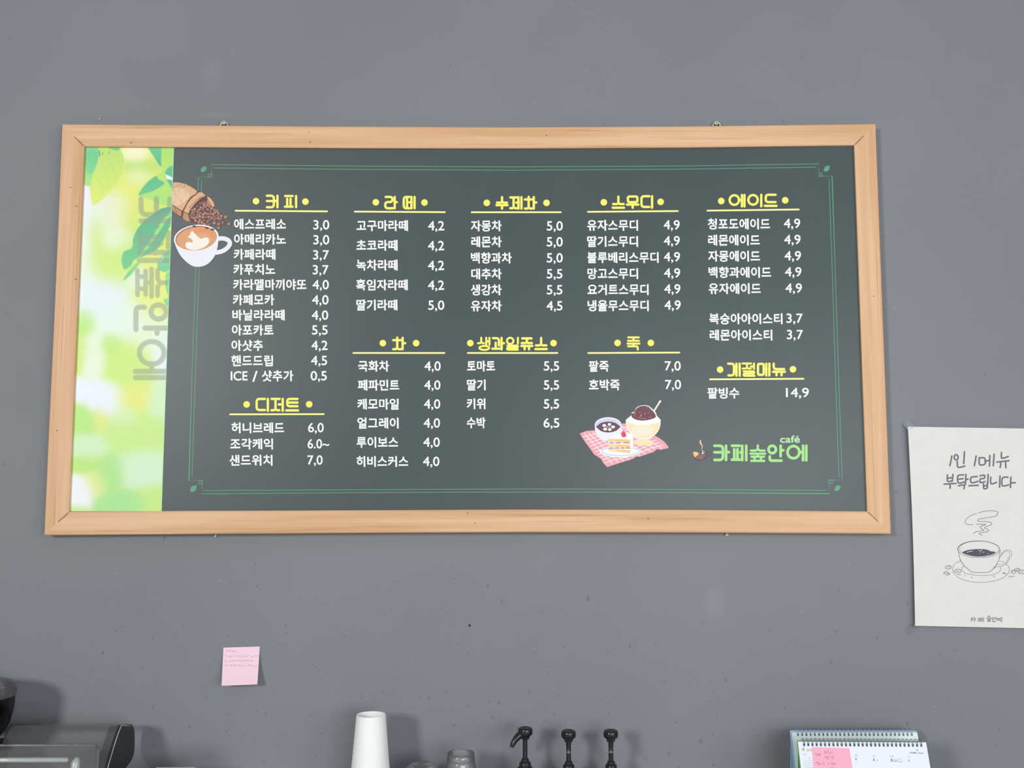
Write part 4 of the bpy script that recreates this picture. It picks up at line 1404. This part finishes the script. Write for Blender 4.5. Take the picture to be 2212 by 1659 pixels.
def note_y(py):
    v = min(max((py - 1397) / 84.0, 0), 1)
    return -0.0012 - 0.026 * v ** 1.6


def NSURF(px, py, k):
    return at(px, py, note_y(py) - 0.00015 * k)


note_m = mat('pink_note_paper', (248, 214, 228), 0.7, 0.2)
note = thing('sticky_note', 'pale pink sticky note stuck alone on the grey wall below the menu board', 'sticky note', at(520, 1480, 0))
mb = MB()
for dy in (0.0, 0.0003):
    vs = []
    for j in range(11):
        for i in range(5):
            p = lerp2(lerp2(nTL, nTR, i / 4), lerp2(nBL, nBR, i / 4), j / 10)
            q = NSURF(*p, 0)
            vs.append((q.x, q.y + dy, q.z))
    mb.add(vs, [(j * 5 + i, j * 5 + i + 1, (j + 1) * 5 + i + 1, (j + 1) * 5 + i) for j in range(10) for i in range(4)], note_m)
mb.build('note_paper', note, smooth=True, merge=False)


def scribble(ik, x0, x1, y, h, wd, m, seed, k=1, gap=0.18):
    """small illegible pen strokes along a line"""
    rnd = random.Random(seed)
    x = x0
    while x < x1:
        n = rnd.randint(3, 6)
        cw = rnd.uniform(0.7, 1.5) * h
        pts = [(min(x + cw * t / (n - 1) + rnd.uniform(-.1, .1) * h, x1), y + rnd.uniform(-.5, .5) * h) for t in range(n)]
        ik.stroke(pts, wd, m, k, 3 if rnd.random() < 0.6 else 0)
        x += cw + h * rnd.uniform(0.1, 0.7) + (h * 0.8 if rnd.random() < gap else 0)


pp = ink((196, 146, 178), 0.7)
pp2 = ink((178, 128, 160), 0.7)
ik = Ink(NSURF, 12.76, 450, 1370)
for x0, x1, y, h, m, sd in ((495, 770, 462, 52, pp2, 1), (465, 1385, 598, 58, pp, 2), (445, 1215, 735, 55, pp, 13), (465, 1360, 866, 50, pp, 4)):
    scribble(ik, x0, x1, y, h, 9, m, sd)
ik.build('handwriting', note)['label'] = 'faint purple handwriting'

# ------------------------------------------------------------------ paper cup stack
cup_m = mat('white_cup_paper', (244, 247, 245), 0.6, 0.3)


def pick(px, py, y):
    return at(px, py, y)


Y_C = -0.098
c0 = pick(801.6, 1543, Y_C)
rt_ = (at(833.2, 1543, Y_C) - at(770.2, 1543, Y_C)).length / 2
rb_ = (at(840.3, 1659, Y_C) - at(757.2, 1659, Y_C)).length / 2
hz = (at(801, 1543, Y_C) - at(799, 1659, Y_C)).z
slope = (rb_ - rt_) / hz * 0.96
HC = 0.163
top_z = c0.z
RB = rt_ + slope * HC


def paper_cup(zt, label, group):
    t = thing('paper_cup', label, 'cup', (c0.x, Y_C, zt - HC), group)
    b = MB()
    # upside down: open rim at the bottom, recessed base at the top
    prof = [(0.0001, HC - 0.0125), (rt_ - 0.003, HC - 0.0125), (rt_ - 0.0012, HC - 0.0105), (rt_ - 0.0010, HC - 0.0006), (rt_ - 0.0004, HC), (rt_, HC - 0.0006), (rt_ + slope * HC * 0.5, HC * 0.5), (RB, 0.004)]
    b.lathe(prof, cup_m, 64, (c0.x, Y_C, zt - HC))
    b.lathe([(rt_ - 0.003, HC - 0.0135), (rt_ - 0.001 + slope * HC * 0.5, HC * 0.5), (RB - 0.001, 0.004)], cup_m, 64, (c0.x, Y_C, zt - HC))
    b.build('cup_wall', t, smooth=True)
    b = MB()
    ring = [(c0.x + (RB + 0.0012) * math.cos(2 * PI * i / 40), Y_C + (RB + 0.0012) * math.sin(2 * PI * i / 40), zt - HC + 0.0024) for i in range(41)]
    b.tube(ring, 0.0024, cup_m, 8, cap=False)
    b.build('rolled_rim', t, smooth=True)
    return t


pitch = (top_z - HC - CZ) / 3
paper_cup(top_z, 'white paper cup upside down on top of its stack, left of the black pumps', 'white paper cups')
for i in range(3):
    paper_cup(top_z - pitch * (i + 1), 'white paper cup nested lower in the same upside-down stack', 'white paper cups')

# ------------------------------------------------------------------ clear cups
clear_cup = clear_mat('clear_cup_plastic', (0.995, 0.995, 1.0), 0.16, 0.04, 1.5, (1.0, 1.0, 1.0))
Y_P = -0.105
p0 = pick(995.8, 1625.2, Y_P)
pr = (at(1024.6, 1625, Y_P) - at(967, 1625, Y_P)).length / 2
PH = 0.092
npl = 5
ppitch = (p0.z - PH - CZ) / (npl - 1)


def clear_cup_thing(zt, label):
    t = thing('plastic_cup', label, 'cup', (p0.x, Y_P, zt - PH), 'clear plastic cups')
    z0 = zt - PH
    b = MB()
    prof = [(0.0001, PH - 0.006), (pr - 0.006, PH - 0.006), (pr - 0.0025, PH - 0.003), (pr - 0.0015, PH), (pr, PH - 0.001), (pr + 0.0012, PH - 0.012), (pr + 0.0006, PH - 0.0135), (pr + 0.0022, PH - 0.02), (pr + 0.009, 0.006), (pr + 0.009, 0.003)]
    b.lathe(prof, clear_cup, 160, (p0.x, Y_P, z0))
    for q, (x, y, z) in enumerate(b.v):          # fine upright flutes pressed into the wall
        if z < z0 + PH - 0.015:
            a = math.atan2(y - Y_P, x - p0.x)
            g = 1 + 0.010 * math.cos(20 * a)
            b.v[q] = (p0.x + (x - p0.x) * g, Y_P + (y - Y_P) * g, z)
    b.build('cup_wall', t, smooth=True)
    b = MB()
    rr = pr + 0.0105
    b.tube([(p0.x + rr * math.cos(2 * PI * i / 40), Y_P + rr * math.sin(2 * PI * i / 40), z0 + 0.002) for i in range(41)], 0.002, clear_cup, 8, cap=False)
    b.build('rolled_rim', t, smooth=True)
    return t


clear_cup_thing(p0.z, 'clear plastic cup upside down on top of its stack, beside the leftmost black pump')
for i in range(1, npl):
    clear_cup_thing(p0.z - i * ppitch, 'clear plastic cup nested under the top one of the clear stack')

# ------------------------------------------------------------------ translucent tub between the cups
tub_m = clear_mat('tub_plastic', (0.95, 0.95, 0.97), 0.30, 0.25, 1.45, (0.46, 0.47, 0.52))
Y_T = -0.10
tc_ = pick(911, 1650, Y_T)
tr_ = (at(940, 1659, Y_T) - at(880, 1659, Y_T)).length / 2
tub = thing('plastic_tub', 'low translucent plastic tub with a domed lid between the paper cup and the clear cups', 'tub', (tc_.x, Y_T, CZ))
b = MB()
zt = tc_.z - CZ
b.lathe([(0.0001, 0.001), (tr_ * 1.15, 0.001), (tr_ * 1.3, zt - 0.03), (tr_ * 1.3, zt - 0.024)], tub_m, 48, (tc_.x, Y_T, CZ))
b.build('tub_body', tub, smooth=True)
b = MB()
b.lathe([(tr_ * 1.36, zt - 0.028), (tr_ * 1.36, zt - 0.022), (tr_ * 1.24, zt - 0.012), (tr_ * 1.0, zt - 0.003), (tr_ * 0.8, zt), (tr_ * 0.74, zt - 0.003), (0.0001, zt - 0.003)], tub_m, 48, (tc_.x, Y_T, CZ))
b.build('domed_lid', tub, smooth=True)

# ------------------------------------------------------------------ syrup bottles with black pumps
blk = mat('pump_black', (30, 30, 33), 0.28, 0.5)
tip_m = mat('tip_highlight_grey', (112, 110, 118), 0.25)
blk2 = mat('bottle_dark', (38, 30, 28), 0.2, 0.5)
Y_B = -0.085
SC = (Y_B - CAM.y) / FPX          # metres per pixel there (near enough)


def pump(px_stem, py_top, py_stem, py_collar, label, ang, dx=0.0, tip=True):
    """ang: direction of the spout in plan; 0 = towards the viewer, +90 = to the left"""
    s0 = pick(px_stem, py_collar, Y_B)
    zt = pick(px_stem, py_top, Y_B).z
    zh = pick(px_stem, py_stem, Y_B).z
    zc = s0.z
    t = thing('syrup_pump', label, 'syrup pump', (s0.x, Y_B, CZ), 'black syrup pumps')
    b = MB()
    R = 0.0225
    zb = zc - CZ
    b.lathe([(0.0001, 0.001), (R * 1.5, 0.001), (R * 1.6, 0.006), (R * 1.6, zb * 0.55), (R * 1.25, zb * 0.72), (0.0138, zb - 0.030), (0.0138, zb - 0.022)], blk2, 40, (s0.x, Y_B, CZ))
    b.build('bottle', t, smooth=True)
    b = MB()
    b.lathe([(0.0001, zb - 0.026), (0.0150, zb - 0.026), (0.0148, zb - 0.014), (0.0118, zb - 0.0115), (0.0112, zb - 0.005), (0.0100, zb - 0.003), (0.0080, zb - 0.0022), (0.0076, zb + 0.0012), (0.0060, zb + 0.0038), (0.0048, zb + 0.0044)], blk, 40, (s0.x, Y_B, CZ))
    b.build('collar', t, smooth=True)
    b = MB()
    b.lathe([(0.0047, zb - 0.002), (0.0047, zh - CZ + 0.004)], blk, 24, (s0.x, Y_B, CZ))
    b.build('stem', t, smooth=True)
    b = MB()
    hh = zt - zh
    hx = s0.x + dx
    rw = 0.0145
    b.lathe([(0.0048, -0.001), (0.0075, 0.0), (0.0082, hh * 0.10), (0.0090, hh * 0.24), (rw * 0.94, hh * 0.40), (rw, hh * 0.50), (rw, hh * 0.74), (rw * 0.97, hh * 0.86), (rw * 0.90, hh * 0.955), (rw * 0.76, hh), (rw * 0.58, hh - 0.0012), (0.0001, hh - 0.0014)], blk, 40, (hx, Y_B, zh))
    b.build('pump_head', t, smooth=True)
    b = MB()
    a = math.radians(ang)
    d = Vector((-math.sin(a), -math.cos(a), 0))
    o = Vector((hx, Y_B, zh + hh * 0.56))
    L_ = 0.036
    path = [o + d * 0.002, o + d * 0.011 + Vector((0, 0, -0.0035)), o + d * 0.020 + Vector((0, 0, -0.0105)), o + d * 0.0265 + Vector((0, 0, -0.0195)), o + d * 0.0295 + Vector((0, 0, -0.0265))]
    b.tube(smooth_path3(path), [(0.0088 if ang > 30 else 0.0066) * (1 - i / 16) + 0.0036 * i / 16 for i in range(17)], blk, 16)
    sp_ = b.build('spout', t, smooth=True)
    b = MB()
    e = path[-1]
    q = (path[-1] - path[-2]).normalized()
    b.tube([e - q * 0.0045, e - q * 0.0005, e + q * 0.0006], [0.0040, 0.0040, 0.0034], tip_m, 16)  # grey ring stands in for the highlight on the spout end
    b.build('spout_highlight', t, smooth=True)['label'] = 'grey ring painted as the highlight of the spout end'
    return t


def smooth_path3(pts, n=4):
    P = [Vector(p) for p in pts]
    N = len(P)
    out = []
    for i in range(N - 1):
        p0_, p1_, p2_, p3_ = P[max(i - 1, 0)], P[i], P[i + 1], P[min(i + 2, N - 1)]
        for k in range(n):
            t = k / n
            out.append(0.5 * ((2 * p1_) + (p2_ - p0_) * t + (2 * p0_ - 5 * p1_ + 4 * p2_ - p3_) * t * t + (3 * p1_ - p0_ - 3 * p2_ + p3_) * t ** 3))
    out.append(P[-1])
    return out


pump(1134.3, 1571.5, 1596, 1642, 'black syrup pump whose spout points to the left, leftmost of the three', 68, 0.0006)
pump(1228.5, 1577.5, 1602.5, 1648, 'black syrup pump facing forward, middle one of the three', 3.5)
pump(1320.0, 1577, 1602, 1647.5, 'black syrup pump facing forward, rightmost of the three, nearest the calendars', 5.5)

# ------------------------------------------------------------------ small carton at the bottom edge
box_m = noise_mat('carton_print', (232, 222, 214), (196, 150, 140), 60, 0.6, ramp=(0.5, 0.62))
Y_K = -0.10
k0, k1 = pick(337.7, 1658, Y_K), pick(422.4, 1656.2, Y_K)
carton = thing('carton', 'pale printed carton whose top edge just shows between the hood and the paper cup', 'box', ((k0.x + k1.x) / 2, Y_K - 0.03, CZ))
b = MB()
zt = (k0.z + k1.z) / 2
b.box((k0.x, Y_K - 0.06, CZ), (k1.x, Y_K, zt - 0.004), box_m)
b.build('carton_body', carton, bevel=0.001)
b = MB()
b.box((k0.x + 0.0003, Y_K - 0.0606, zt - 0.0038), (k1.x - 0.0003, Y_K + 0.0002, zt), mat('carton_lid_white', (240, 236, 230), 0.6))
b.build('lid_flap', carton, bevel=0.0006)

# ------------------------------------------------------------------ desk calendars
slot_m = mat('punched_slot', (62, 58, 88), 0.7)
wire_m = mat('pale_wire', (190, 190, 205), 0.3, 0.5, 0.6)
wire2_m = mat('grey_wire', (132, 132, 146), 0.3, 0.5, 0.6)
page_m = mat('calendar_page', (232, 236, 244), 0.6, 0.25)
page2_m = mat('calendar_page_tinted', (222, 232, 234), 0.6, 0.25)


def calendar(label, y_top, tl, tr, board_rgb, pg, n_ring, rx0, rx1, hole, wire, page_inset, board_name, back_lean):
    """easel calendar: tilted front page stack, board behind it and a back leaf, with rings along the top"""
    p0_, p1_ = at(*tl, y_top), at(*tr, y_top)
    zt = (p0_.z + p1_.z) / 2
    tilt = math.radians(20)
    dn = Vector((0, -math.sin(tilt), -math.cos(tilt)))     # down the page
    nn = Vector((0, -math.cos(tilt), math.sin(tilt)))      # page normal to the viewer
    Lh = (zt - CZ) / math.cos(tilt)
    t = thing('desk_calendar', label, 'calendar', ((p0_.x + p1_.x) / 2, y_top, CZ), 'desk calendars')
    bm_ = mat(board_name, board_rgb, 0.5)
    ax = Vector((p1_.x - p0_.x, (p1_.y - p0_.y), p1_.z - p0_.z))
    A = Vector(p0_)
    th = 0.002
    b = MB()
    q = [A, A + ax, A + ax + dn * Lh, A + dn * Lh]
    b.add([v for v in q] + [v - nn * th for v in q], [(0, 1, 2, 3), (7, 6, 5, 4), (0, 4, 5, 1), (1, 5, 6, 2), (2, 6, 7, 3), (3, 7, 4, 0)], bm_)
    b.build('front_board', t, bevel=0.0006)
    b = MB()
    dn2 = Vector((0, math.sin(tilt) * back_lean, -math.cos(tilt)))
    Lb = (zt - CZ) / math.cos(tilt)
    exi = ax.normalized() * 0.003
    q = [A + exi + Vector((0, 0.0035, 0)), A + ax - exi + Vector((0, 0.0035, 0)), A + ax - exi + dn2 * Lb, A + exi + dn2 * Lb]
    b.add([v for v in q] + [v + Vector((0, th, 0)) for v in q], [(0, 1, 2, 3), (7, 6, 5, 4), (0, 4, 5, 1), (1, 5, 6, 2), (2, 6, 7, 3), (3, 7, 4, 0)], bm_)
    b.build('back_board', t, bevel=0.0006)
    # page stack
    li, ti, ri = page_inset
    b = MB()
    exn = ax.normalized()
    q = [A + exn * li + dn * ti, A + ax + exn * ri + dn * ti, A + ax + exn * ri + dn * (Lh - 0.004), A + exn * li + dn * (Lh - 0.004)]
    b.add([v + nn * 0.0024 for v in q] + [v + nn * 0.0002 for v in q], [(0, 1, 2, 3), (7, 6, 5, 4), (0, 4, 5, 1), (1, 5, 6, 2), (2, 6, 7, 3), (3, 7, 4, 0)], pg)
    pgo = b.build('page_stack', t, bevel=0.0004)
    # rings
    P0 = A + nn * 0.0024
    for i in range(n_ring):
        u = rx0 + (rx1 - rx0) * i / (n_ring - 1)
        c = A + ax * u
        b = MB()
        for e in (-0.0011, 0.0011):
            cc = c + exn * e
            hp = cc + dn * hole + nn * 0.0028
            path = [hp + nn * 0.0004 - dn * 0.0000, hp - dn * 0.004 + nn * 0.0012, cc + nn * 0.0035 + Vector((0, 0, 0.0016)), cc + Vector((0, 0.0010, 0.0044)), cc + Vector((0, 0.0065, 0.0030)), cc + Vector((0, 0.0098, -0.003)), cc + Vector((0, 0.0085, -0.008))]
            b.tube(smooth_path3(path, 3), 0.00042, wire, 6)
        # punched slot under the ring
        hc = c + dn * (hole - 0.0018) + nn * 0.00255
        b.add([hc - exn * 0.0018 - dn * 0.0022, hc + exn * 0.0018 - dn * 0.0022, hc + exn * 0.0018 + dn * 0.0026, hc - exn * 0.0018 + dn * 0.0026], [(0, 1, 2, 3)], slot_m)
        b.build('binding_ring', t, smooth=False, merge=False)
    return t, P0, nn, pgo


cal2, Pb, Nb, pgb = calendar('desk calendar with pale blue edge, half hidden behind the green-edged one', -0.045, (1706.1, 1578.3), (1979.5, 1578.3), (150, 186, 216), page2_m, 28, 0.058, 0.955, 0.0095, wire_m, (0.0030, 0.0035, 0.0005), 'calendar_board_blue', 0.5)
cal1, Pf, Nf, pgf = calendar('desk calendar with green edge and a pink note on its April page', -0.155, (1721.5, 1600.8), (1997.0, 1602.5), (104, 172, 100), page_m, 29, 0.05, 0.966, 0.0085, wire2_m, (0.0010, 0.0010, 0.0022), 'calendar_board_green', 0.3)


def CSURF(px, py, k):
    return at_plane(px, py, Pf + Nf * (0.0002 + 0.00015 * k), Nf)


g4, tx, txl = ink((172, 176, 120)), ink((92, 90, 124)), ink((176, 180, 192))
ik = Ink(CSURF)
ink_text(ik, '4', 1731.5, 1738, 1614.2, 1623, g4, 1, 0.3)
ink_text(ik, '2026', 1742, 1757.5, 1617.6, 1623.2, ink((192, 196, 160)), 1, 0.2)
ik.build('month_title', cal1)['label'] = 'olive month number and year'
ik = Ink(CSURF)
for s, x, y in (('1', 1848.6, 1639.8), ('2', 1886.2, 1640.8), ('3', 1924.2, 1641.8), ('4', 1962.0, 1643)):
    ik = Ink(CSURF)
    ink_text(ik, s, x, x + (1.3 if s == '1' else 3.4), y - 2.9, y + 2.9, tx if s != '4' else txl, 1, 0.3 if s in '23' else 0.1)
    ik.build('date_number', cal1)['label'] = 'printed date ' + s
for s, x, y in (('WED', 1846.5, 1632), ('THU', 1884.5, 1633), ('FRI', 1923, 1633.6), ('SAT', 1960.5, 1634.4)):
    ik = Ink(CSURF)
    ink_text(ik, s, x, x + 6.6, y - 1.3, y + 1.3, txl, 1, 0)
    ik.build('weekday_name', cal1)['label'] = 'tiny printed weekday ' + s
ik = Ink(CSURF)
ink_text(ik, 'SUN', 1734.5, 1741, 1628.6, 1631.2, txl, 1, 0)
d = 1
for r in range(5):
    for cix in range(7):
        if r == 0 and cix < 3:
            continue
        if d <= 30:
            x = 1735 + cix * 4.2 + r * 0.5
            ink_text(ik, str(d), x, x + (1.2 if d == 1 else 1.7 if d < 10 else 2.8), 1636.4 + r * 5.2, 1639 + r * 5.2, txl, 1, 0)
        d += 1
ik.build('mini_calendar', cal1)['label'] = 'tiny printed month table'
ik = Ink(CSURF)
ink_text(ik, 'KYOBO', 1966.4, 1981, 1624.4, 1628.2, ink((128, 134, 164)), 1, 0.05)
ink_text(ik, 'book', 1984.5, 1994.5, 1624.6, 1628.2, ink((150, 154, 176)), 1, 0.05)
ik.fill([(1978, 1618.5), (1980.5, 1620.5), (1984.2, 1618.8), (1982.4, 1622.4), (1980, 1621.8)], ink((140, 180, 160)), 1)
ik.build('publisher_logo', cal1)['label'] = 'small printed logo at the top right of the page'
ik = Ink(CSURF)
scribble(ik, 1893, 1896.5, 1642, 3.2, 0.7, ink((170, 172, 196)), 5)
scribble(ik, 1929.5, 1948, 1640.4, 1.6, 0.5, txl, 6)
scribble(ik, 1928.5, 1950, 1645, 3.6, 0.7, ink((150, 140, 180)), 8)
ik.build('page_notes', cal1)['label'] = 'pencilled notes beside the dates'

cal_note = MB()
pink2 = mat('pink_note_on_calendar', (246, 176, 200), 0.7, 0.2)
cTL, cTR, cBR, cBL = (1753.8, 1613.8), (1834.6, 1616.4), (1846.5, 1694), (1761.0, 1692)
v = [CSURF(*p, 3) for p in (cTL, cTR, cBR, cBL)]
n2 = thing('sticky_note', 'bright pink sticky note with pen writing stuck on the front desk calendar', 'sticky note', v[3])
cal_note.add(v + [p - Nf * 0.0003 for p in v], [(0, 1, 2, 3), (7, 6, 5, 4), (0, 4, 5, 1), (1, 5, 6, 2), (2, 6, 7, 3), (3, 7, 4, 0)], pink2)
cal_note.build('note_paper', n2, merge=False)
ik = Ink(CSURF, 13.01, 1700, 1560)
pr_ = ink((176, 92, 136), 0.7)
for s in ([(795, 870), (805, 920), (820, 870)], [(855, 880), (835, 965)], ell(895, 915, 18, 22, 0, 12) + [(913, 915)], [(925, 880), (935, 935)],
          [(1080, 810), (1055, 850), (1090, 850)], [(1080, 815), (1075, 885)], [(1170, 780), (1110, 890)], [(1195, 840), (1200, 915)], [(1285, 835), (1245, 850), (1275, 885), (1260, 895)],
          [(1060, 960), (1090, 985), (1060, 998)], [(1140, 950), (1110, 1000), (1160, 990)], [(1145, 960), (1140, 1055)], [(1190, 985), (1245, 985)], [(1260, 955), (1300, 955), (1290, 1030), (1325, 1030)],
          [(820, 1125), (850, 1120), (835, 1165)], [(900, 1120), (875, 1210), (900, 1190), (905, 1150)], [(930, 1180), (960, 1170), (990, 1180)], [(1000, 1160), (1030, 1140), (1045, 1190)],
          [(1150, 1160), (1190, 1150), (1160, 1185)], [(1255, 1140), (1255, 1190), (1290, 1190), (1290, 1140)], [(1310, 1150), (1330, 1190)], [(1350, 1145), (1345, 1190), (1370, 1185)], [(1265, 1265), (1285, 1300)]):
    ik.stroke(s, 9, pr_, 4)
ik.build('handwriting', n2)['label'] = 'dark pink pen writing'

# ------------------------------------------------------------------ clear hood with black end panel, lower left
acr = clear_mat('clear_acrylic', (0.99, 0.99, 0.995), 0.10, 0.16, 1.38, (0.86, 0.87, 0.89))
blk_panel = mat('black_panel', (46, 47, 50), 0.35, 0.5)
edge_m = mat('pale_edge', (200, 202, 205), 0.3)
hood = thing('display_hood', 'clear acrylic hood with a black end panel on the counter at the left', 'display hood', (-0.87, -0.17, CZ))
XR, XL = -0.760, -0.975


def on_x(px, py, X):
    d_ = ray(px, py)
    t_ = (X - CAM.x) / d_.x
    return CAM + d_ * t_


front = [on_x(px, py, XR) for px, py in ((262, 1566.5), (256, 1581), (246, 1611), (238, 1638), (231.5, 1661))]
back = [on_x(px, py, XR) for px, py in ((284.5, 1564.5), (289.5, 1575), (291, 1590), (290.3, 1620), (287, 1635), (281, 1647), (270, 1661))]
b = MB()
back_s = smooth_path3(back, 3)
yb_, yf_ = back[-1].y, front[-1].y
side = [p for p in front] + [Vector((XR, yf_ - 0.006, front[-1].z - 0.05)), Vector((XR, yf_ - 0.006, CZ + 0.001)), Vector((XR, yb_, CZ + 0.001))] + back_s[::-1]
n = len(side)
th = Vector((0.006, 0, 0))
b.add(side + [p - th for p in side], [tuple(range(n)), tuple(range(2 * n - 1, n - 1, -1))] + [(i, n + i, n + (i + 1) % n, (i + 1) % n) for i in range(n)], blk_panel)
b.build('end_panel', hood, merge=False)['label'] = 'black curved end panel'
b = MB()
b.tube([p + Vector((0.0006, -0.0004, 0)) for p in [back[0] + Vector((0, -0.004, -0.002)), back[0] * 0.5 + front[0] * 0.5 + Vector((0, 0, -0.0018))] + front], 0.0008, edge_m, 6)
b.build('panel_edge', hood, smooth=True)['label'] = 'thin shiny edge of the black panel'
b = MB()
prof = [back[0], front[0]] + front[1:] + [Vector((XR, yf_ - 0.006, front[-1].z - 0.05)), Vector((XR, yf_ - 0.006, CZ + 0.001))]
k = len(prof)
vs = []
NXH = 2
for x in (XR - 0.0062, XL):
    vs += [(x, p.y, p.z) for p in prof]
b.add(vs, [(i, i + 1, k + i + 1, k + i) for i in range(k - 1)], acr)
cov = b.build('clear_cover', hood, smooth=False)
b = MB()
left = [Vector((XL, p.y, p.z)) for p in [back[0], front[0]] + front[1:]]
b.tube(left, 0.0009, mat('dark_edge', (58, 58, 64), 0.4), 6)
b.build('cover_edge', hood, smooth=True)['label'] = 'dark rim of the clear cover'
b = MB()
tb = [(x, back[0].y - 0.002, back[0].z) for x in (XR - 0.007, XL)]
b.tube(tb, 0.0010, mat('bead_grey', (118, 120, 122), 0.3), 8)
b.build('top_bead', hood, smooth=True)
# smoked inner lining next to the black panel
b = MB()
lin_ = [p - Vector((0.007, 0, 0)) for p in side[:len(front)]]
inn = [p + Vector((0, 0.0, 0)) - Vector((0.022, 0, 0)) for p in side[:len(front)]]
smk = clear_mat('smoked_acrylic', (0.5, 0.5, 0.54), 0.25, 0.1, 1.45, (0.05, 0.05, 0.06))
m_n = len(front)
b.add([p + Vector((0, 0.001, -0.001)) for p in lin_] + [p + Vector((0, 0.001, -0.001)) for p in inn], [(i, i + 1, m_n + i + 1, m_n + i) for i in range(m_n - 1)], smk)
b.build('smoked_strip', hood)['label'] = 'smoked strip beside the black panel'

# ------------------------------------------------------------------ clear box in front of the hood
box_c = clear_mat('clear_box_plastic', (0.985, 0.985, 0.985), 0.10, 0.14, 1.42, (0.6, 0.59, 0.6))
lip_m = clear_mat('box_lip_sheen', (0.9, 0.95, 0.95), 0.7, 0.08, 1.5, (0.86, 0.92, 0.91))  # pale body stands in for reflections on the rounded box edges
zb0 = CAM.z - 0.4575
bx1 = at(178, 1637, -0.352).x
bx0 = -1.12
cbx = thing('storage_box', 'clear plastic storage box with a sheen-painted front lip standing before the acrylic hood', 'box', ((bx0 + bx1) / 2, -0.306, CZ))


def rounded_box(x0, x1, y0, y1, z0, z1, m, r=0.012, name='box_wall'):
    b = MB()
    b.box((x0, y0, z0), (x1, y1, z1), m)
    o = b.build(name, cbx, smooth=True)
    bv = o.modifiers.new('bevel', 'BEVEL')
    bv.width, bv.segments = r, 5
    return o


rounded_box(bx0, bx1, -0.352, -0.268, CZ + 0.001, zb0, box_c)
b = MB()
b.tube([(bx0 + 0.004, -0.3525, zb0 - 0.0085), (bx1 - 0.026, -0.3525, zb0 - 0.0085), (bx1 - 0.023, -0.3522, zb0 - 0.0085)], [0.0042, 0.0042, 0.002], lip_m, 14)
b.build('front_lip_sheen', cbx, smooth=True)['label'] = 'pale lip painted as the sheen along the front edge'
b = MB()
b.tube([(bx1 - 0.008, -0.3525, zb0 - 0.004), (bx1 - 0.010, -0.3545, zb0 - 0.012), (bx1 - 0.012, -0.355, zb0 - 0.04), (bx1 - 0.012, -0.355, CZ + 0.004)], [0.004, 0.0075, 0.008, 0.008], lip_m, 16)
b.build('corner_sheen', cbx, smooth=True)['label'] = 'pale bead painted as the sheen of the rounded corner'

# ------------------------------------------------------------------ grinder hopper at the left edge
smoke_h = clear_mat('smoked_hopper', (0.16, 0.15, 0.17), 0.12, 0.06, 1.5, (0.03, 0.03, 0.035))
lid_h = clear_mat('hopper_lid_clear', (0.95, 0.94, 0.97), 0.24, 0.05, 1.5, (0.78, 0.77, 0.82))
Y_G = -0.115
gx = at(-46, 1520, Y_G).x


def gz(py):
    return at(0, py, Y_G).z


def gr(px, py):
    return at(px, py, Y_G).x - gx


gri = thing('coffee_grinder', 'coffee grinder with a smoked hopper and clear lid at the left edge', 'coffee grinder', (gx, Y_G, CZ))
b = MB()
b.lathe([(gr(26, 1503), gz(1503)), (gr(25.5, 1520), gz(1520)), (gr(22.5, 1540), gz(1540)), (gr(16, 1562), gz(1562)), (gr(6, 1581), gz(1581)), (gr(-6, 1596), gz(1596)), (0.032, gz(1612))], smoke_h, 56, (gx, Y_G, 0))
hop = b.build('hopper', gri, smooth=True)
hop['label'] = 'dark smoked bean hopper'
b = MB()
b.lathe([(gr(26, 1505), gz(1505)), (gr(28.3, 1500), gz(1500)), (gr(28.3, 1488), gz(1488)), (gr(25.5, 1479), gz(1479)), (gr(18, 1473), gz(1473)), (gr(0, 1470.5), gz(1470.5)), (0.0001, gz(1470))], lid_h, 56, (gx, Y_G, 0))
b.build('hopper_lid', gri, smooth=True)['label'] = 'clear hopper lid'
b = MB()
b.lathe([(0.0001, gz(1520)), (gr(20, 1522), gz(1522)), (gr(18, 1545), gz(1545)), (gr(8, 1570), gz(1570)), (0.03, gz(1605)), (0.0001, gz(1606))], noise_mat('coffee_beans', (52, 34, 26), (26, 18, 16), 160, 0.4, bump=0.6), 40, (gx, Y_G, 0))
b.build('beans', gri, smooth=True)['label'] = 'dark roasted beans'
b = MB()
b.box((gx - 0.06, Y_G - 0.08, CZ), (gx + 0.03, Y_G + 0.07, gz(1612)), mat('grinder_black', (34, 34, 36), 0.35))
b.build('grinder_body', gri, bevel=0.006)
kc = Vector((gx + gr(6, 1546) * 0.72, Y_G - gr(6, 1546) * 0.72, gz(1547)))
kn = Vector((0.70, -0.68, -0.22)).normalized()
ku = kn.cross(Vector((0, 0, 1))).normalized()
kv = ku.cross(kn)
b = MB()
vs, fs = [], []
for q, h in ((0.0, -0.001), (0.011, -0.001), (0.012, 0.001), (0.0085, 0.0045), (0.0, 0.005)):
    for i in range(28):
        a = 2 * PI * i / 28
        vs.append(kc + kn * h + (ku * math.cos(a) + kv * math.sin(a)) * q)
for j in range(4):
    for i in range(28):
        fs.append((j * 28 + i, j * 28 + (i + 1) % 28, (j + 1) * 28 + (i + 1) % 28, (j + 1) * 28 + i))
b.add(vs, fs, mat('chrome', (235, 235, 240), 0.08, 0.5, 1.0))
glint = b.build('hopper_glint', gri, smooth=True)  # added disc standing for the round highlight on the hopper
glint['label'] = 'round chrome disc added as the knob on the hopper'

sc.cycles.transparent_max_bounces = 48
sc.cycles.max_bounces = 12
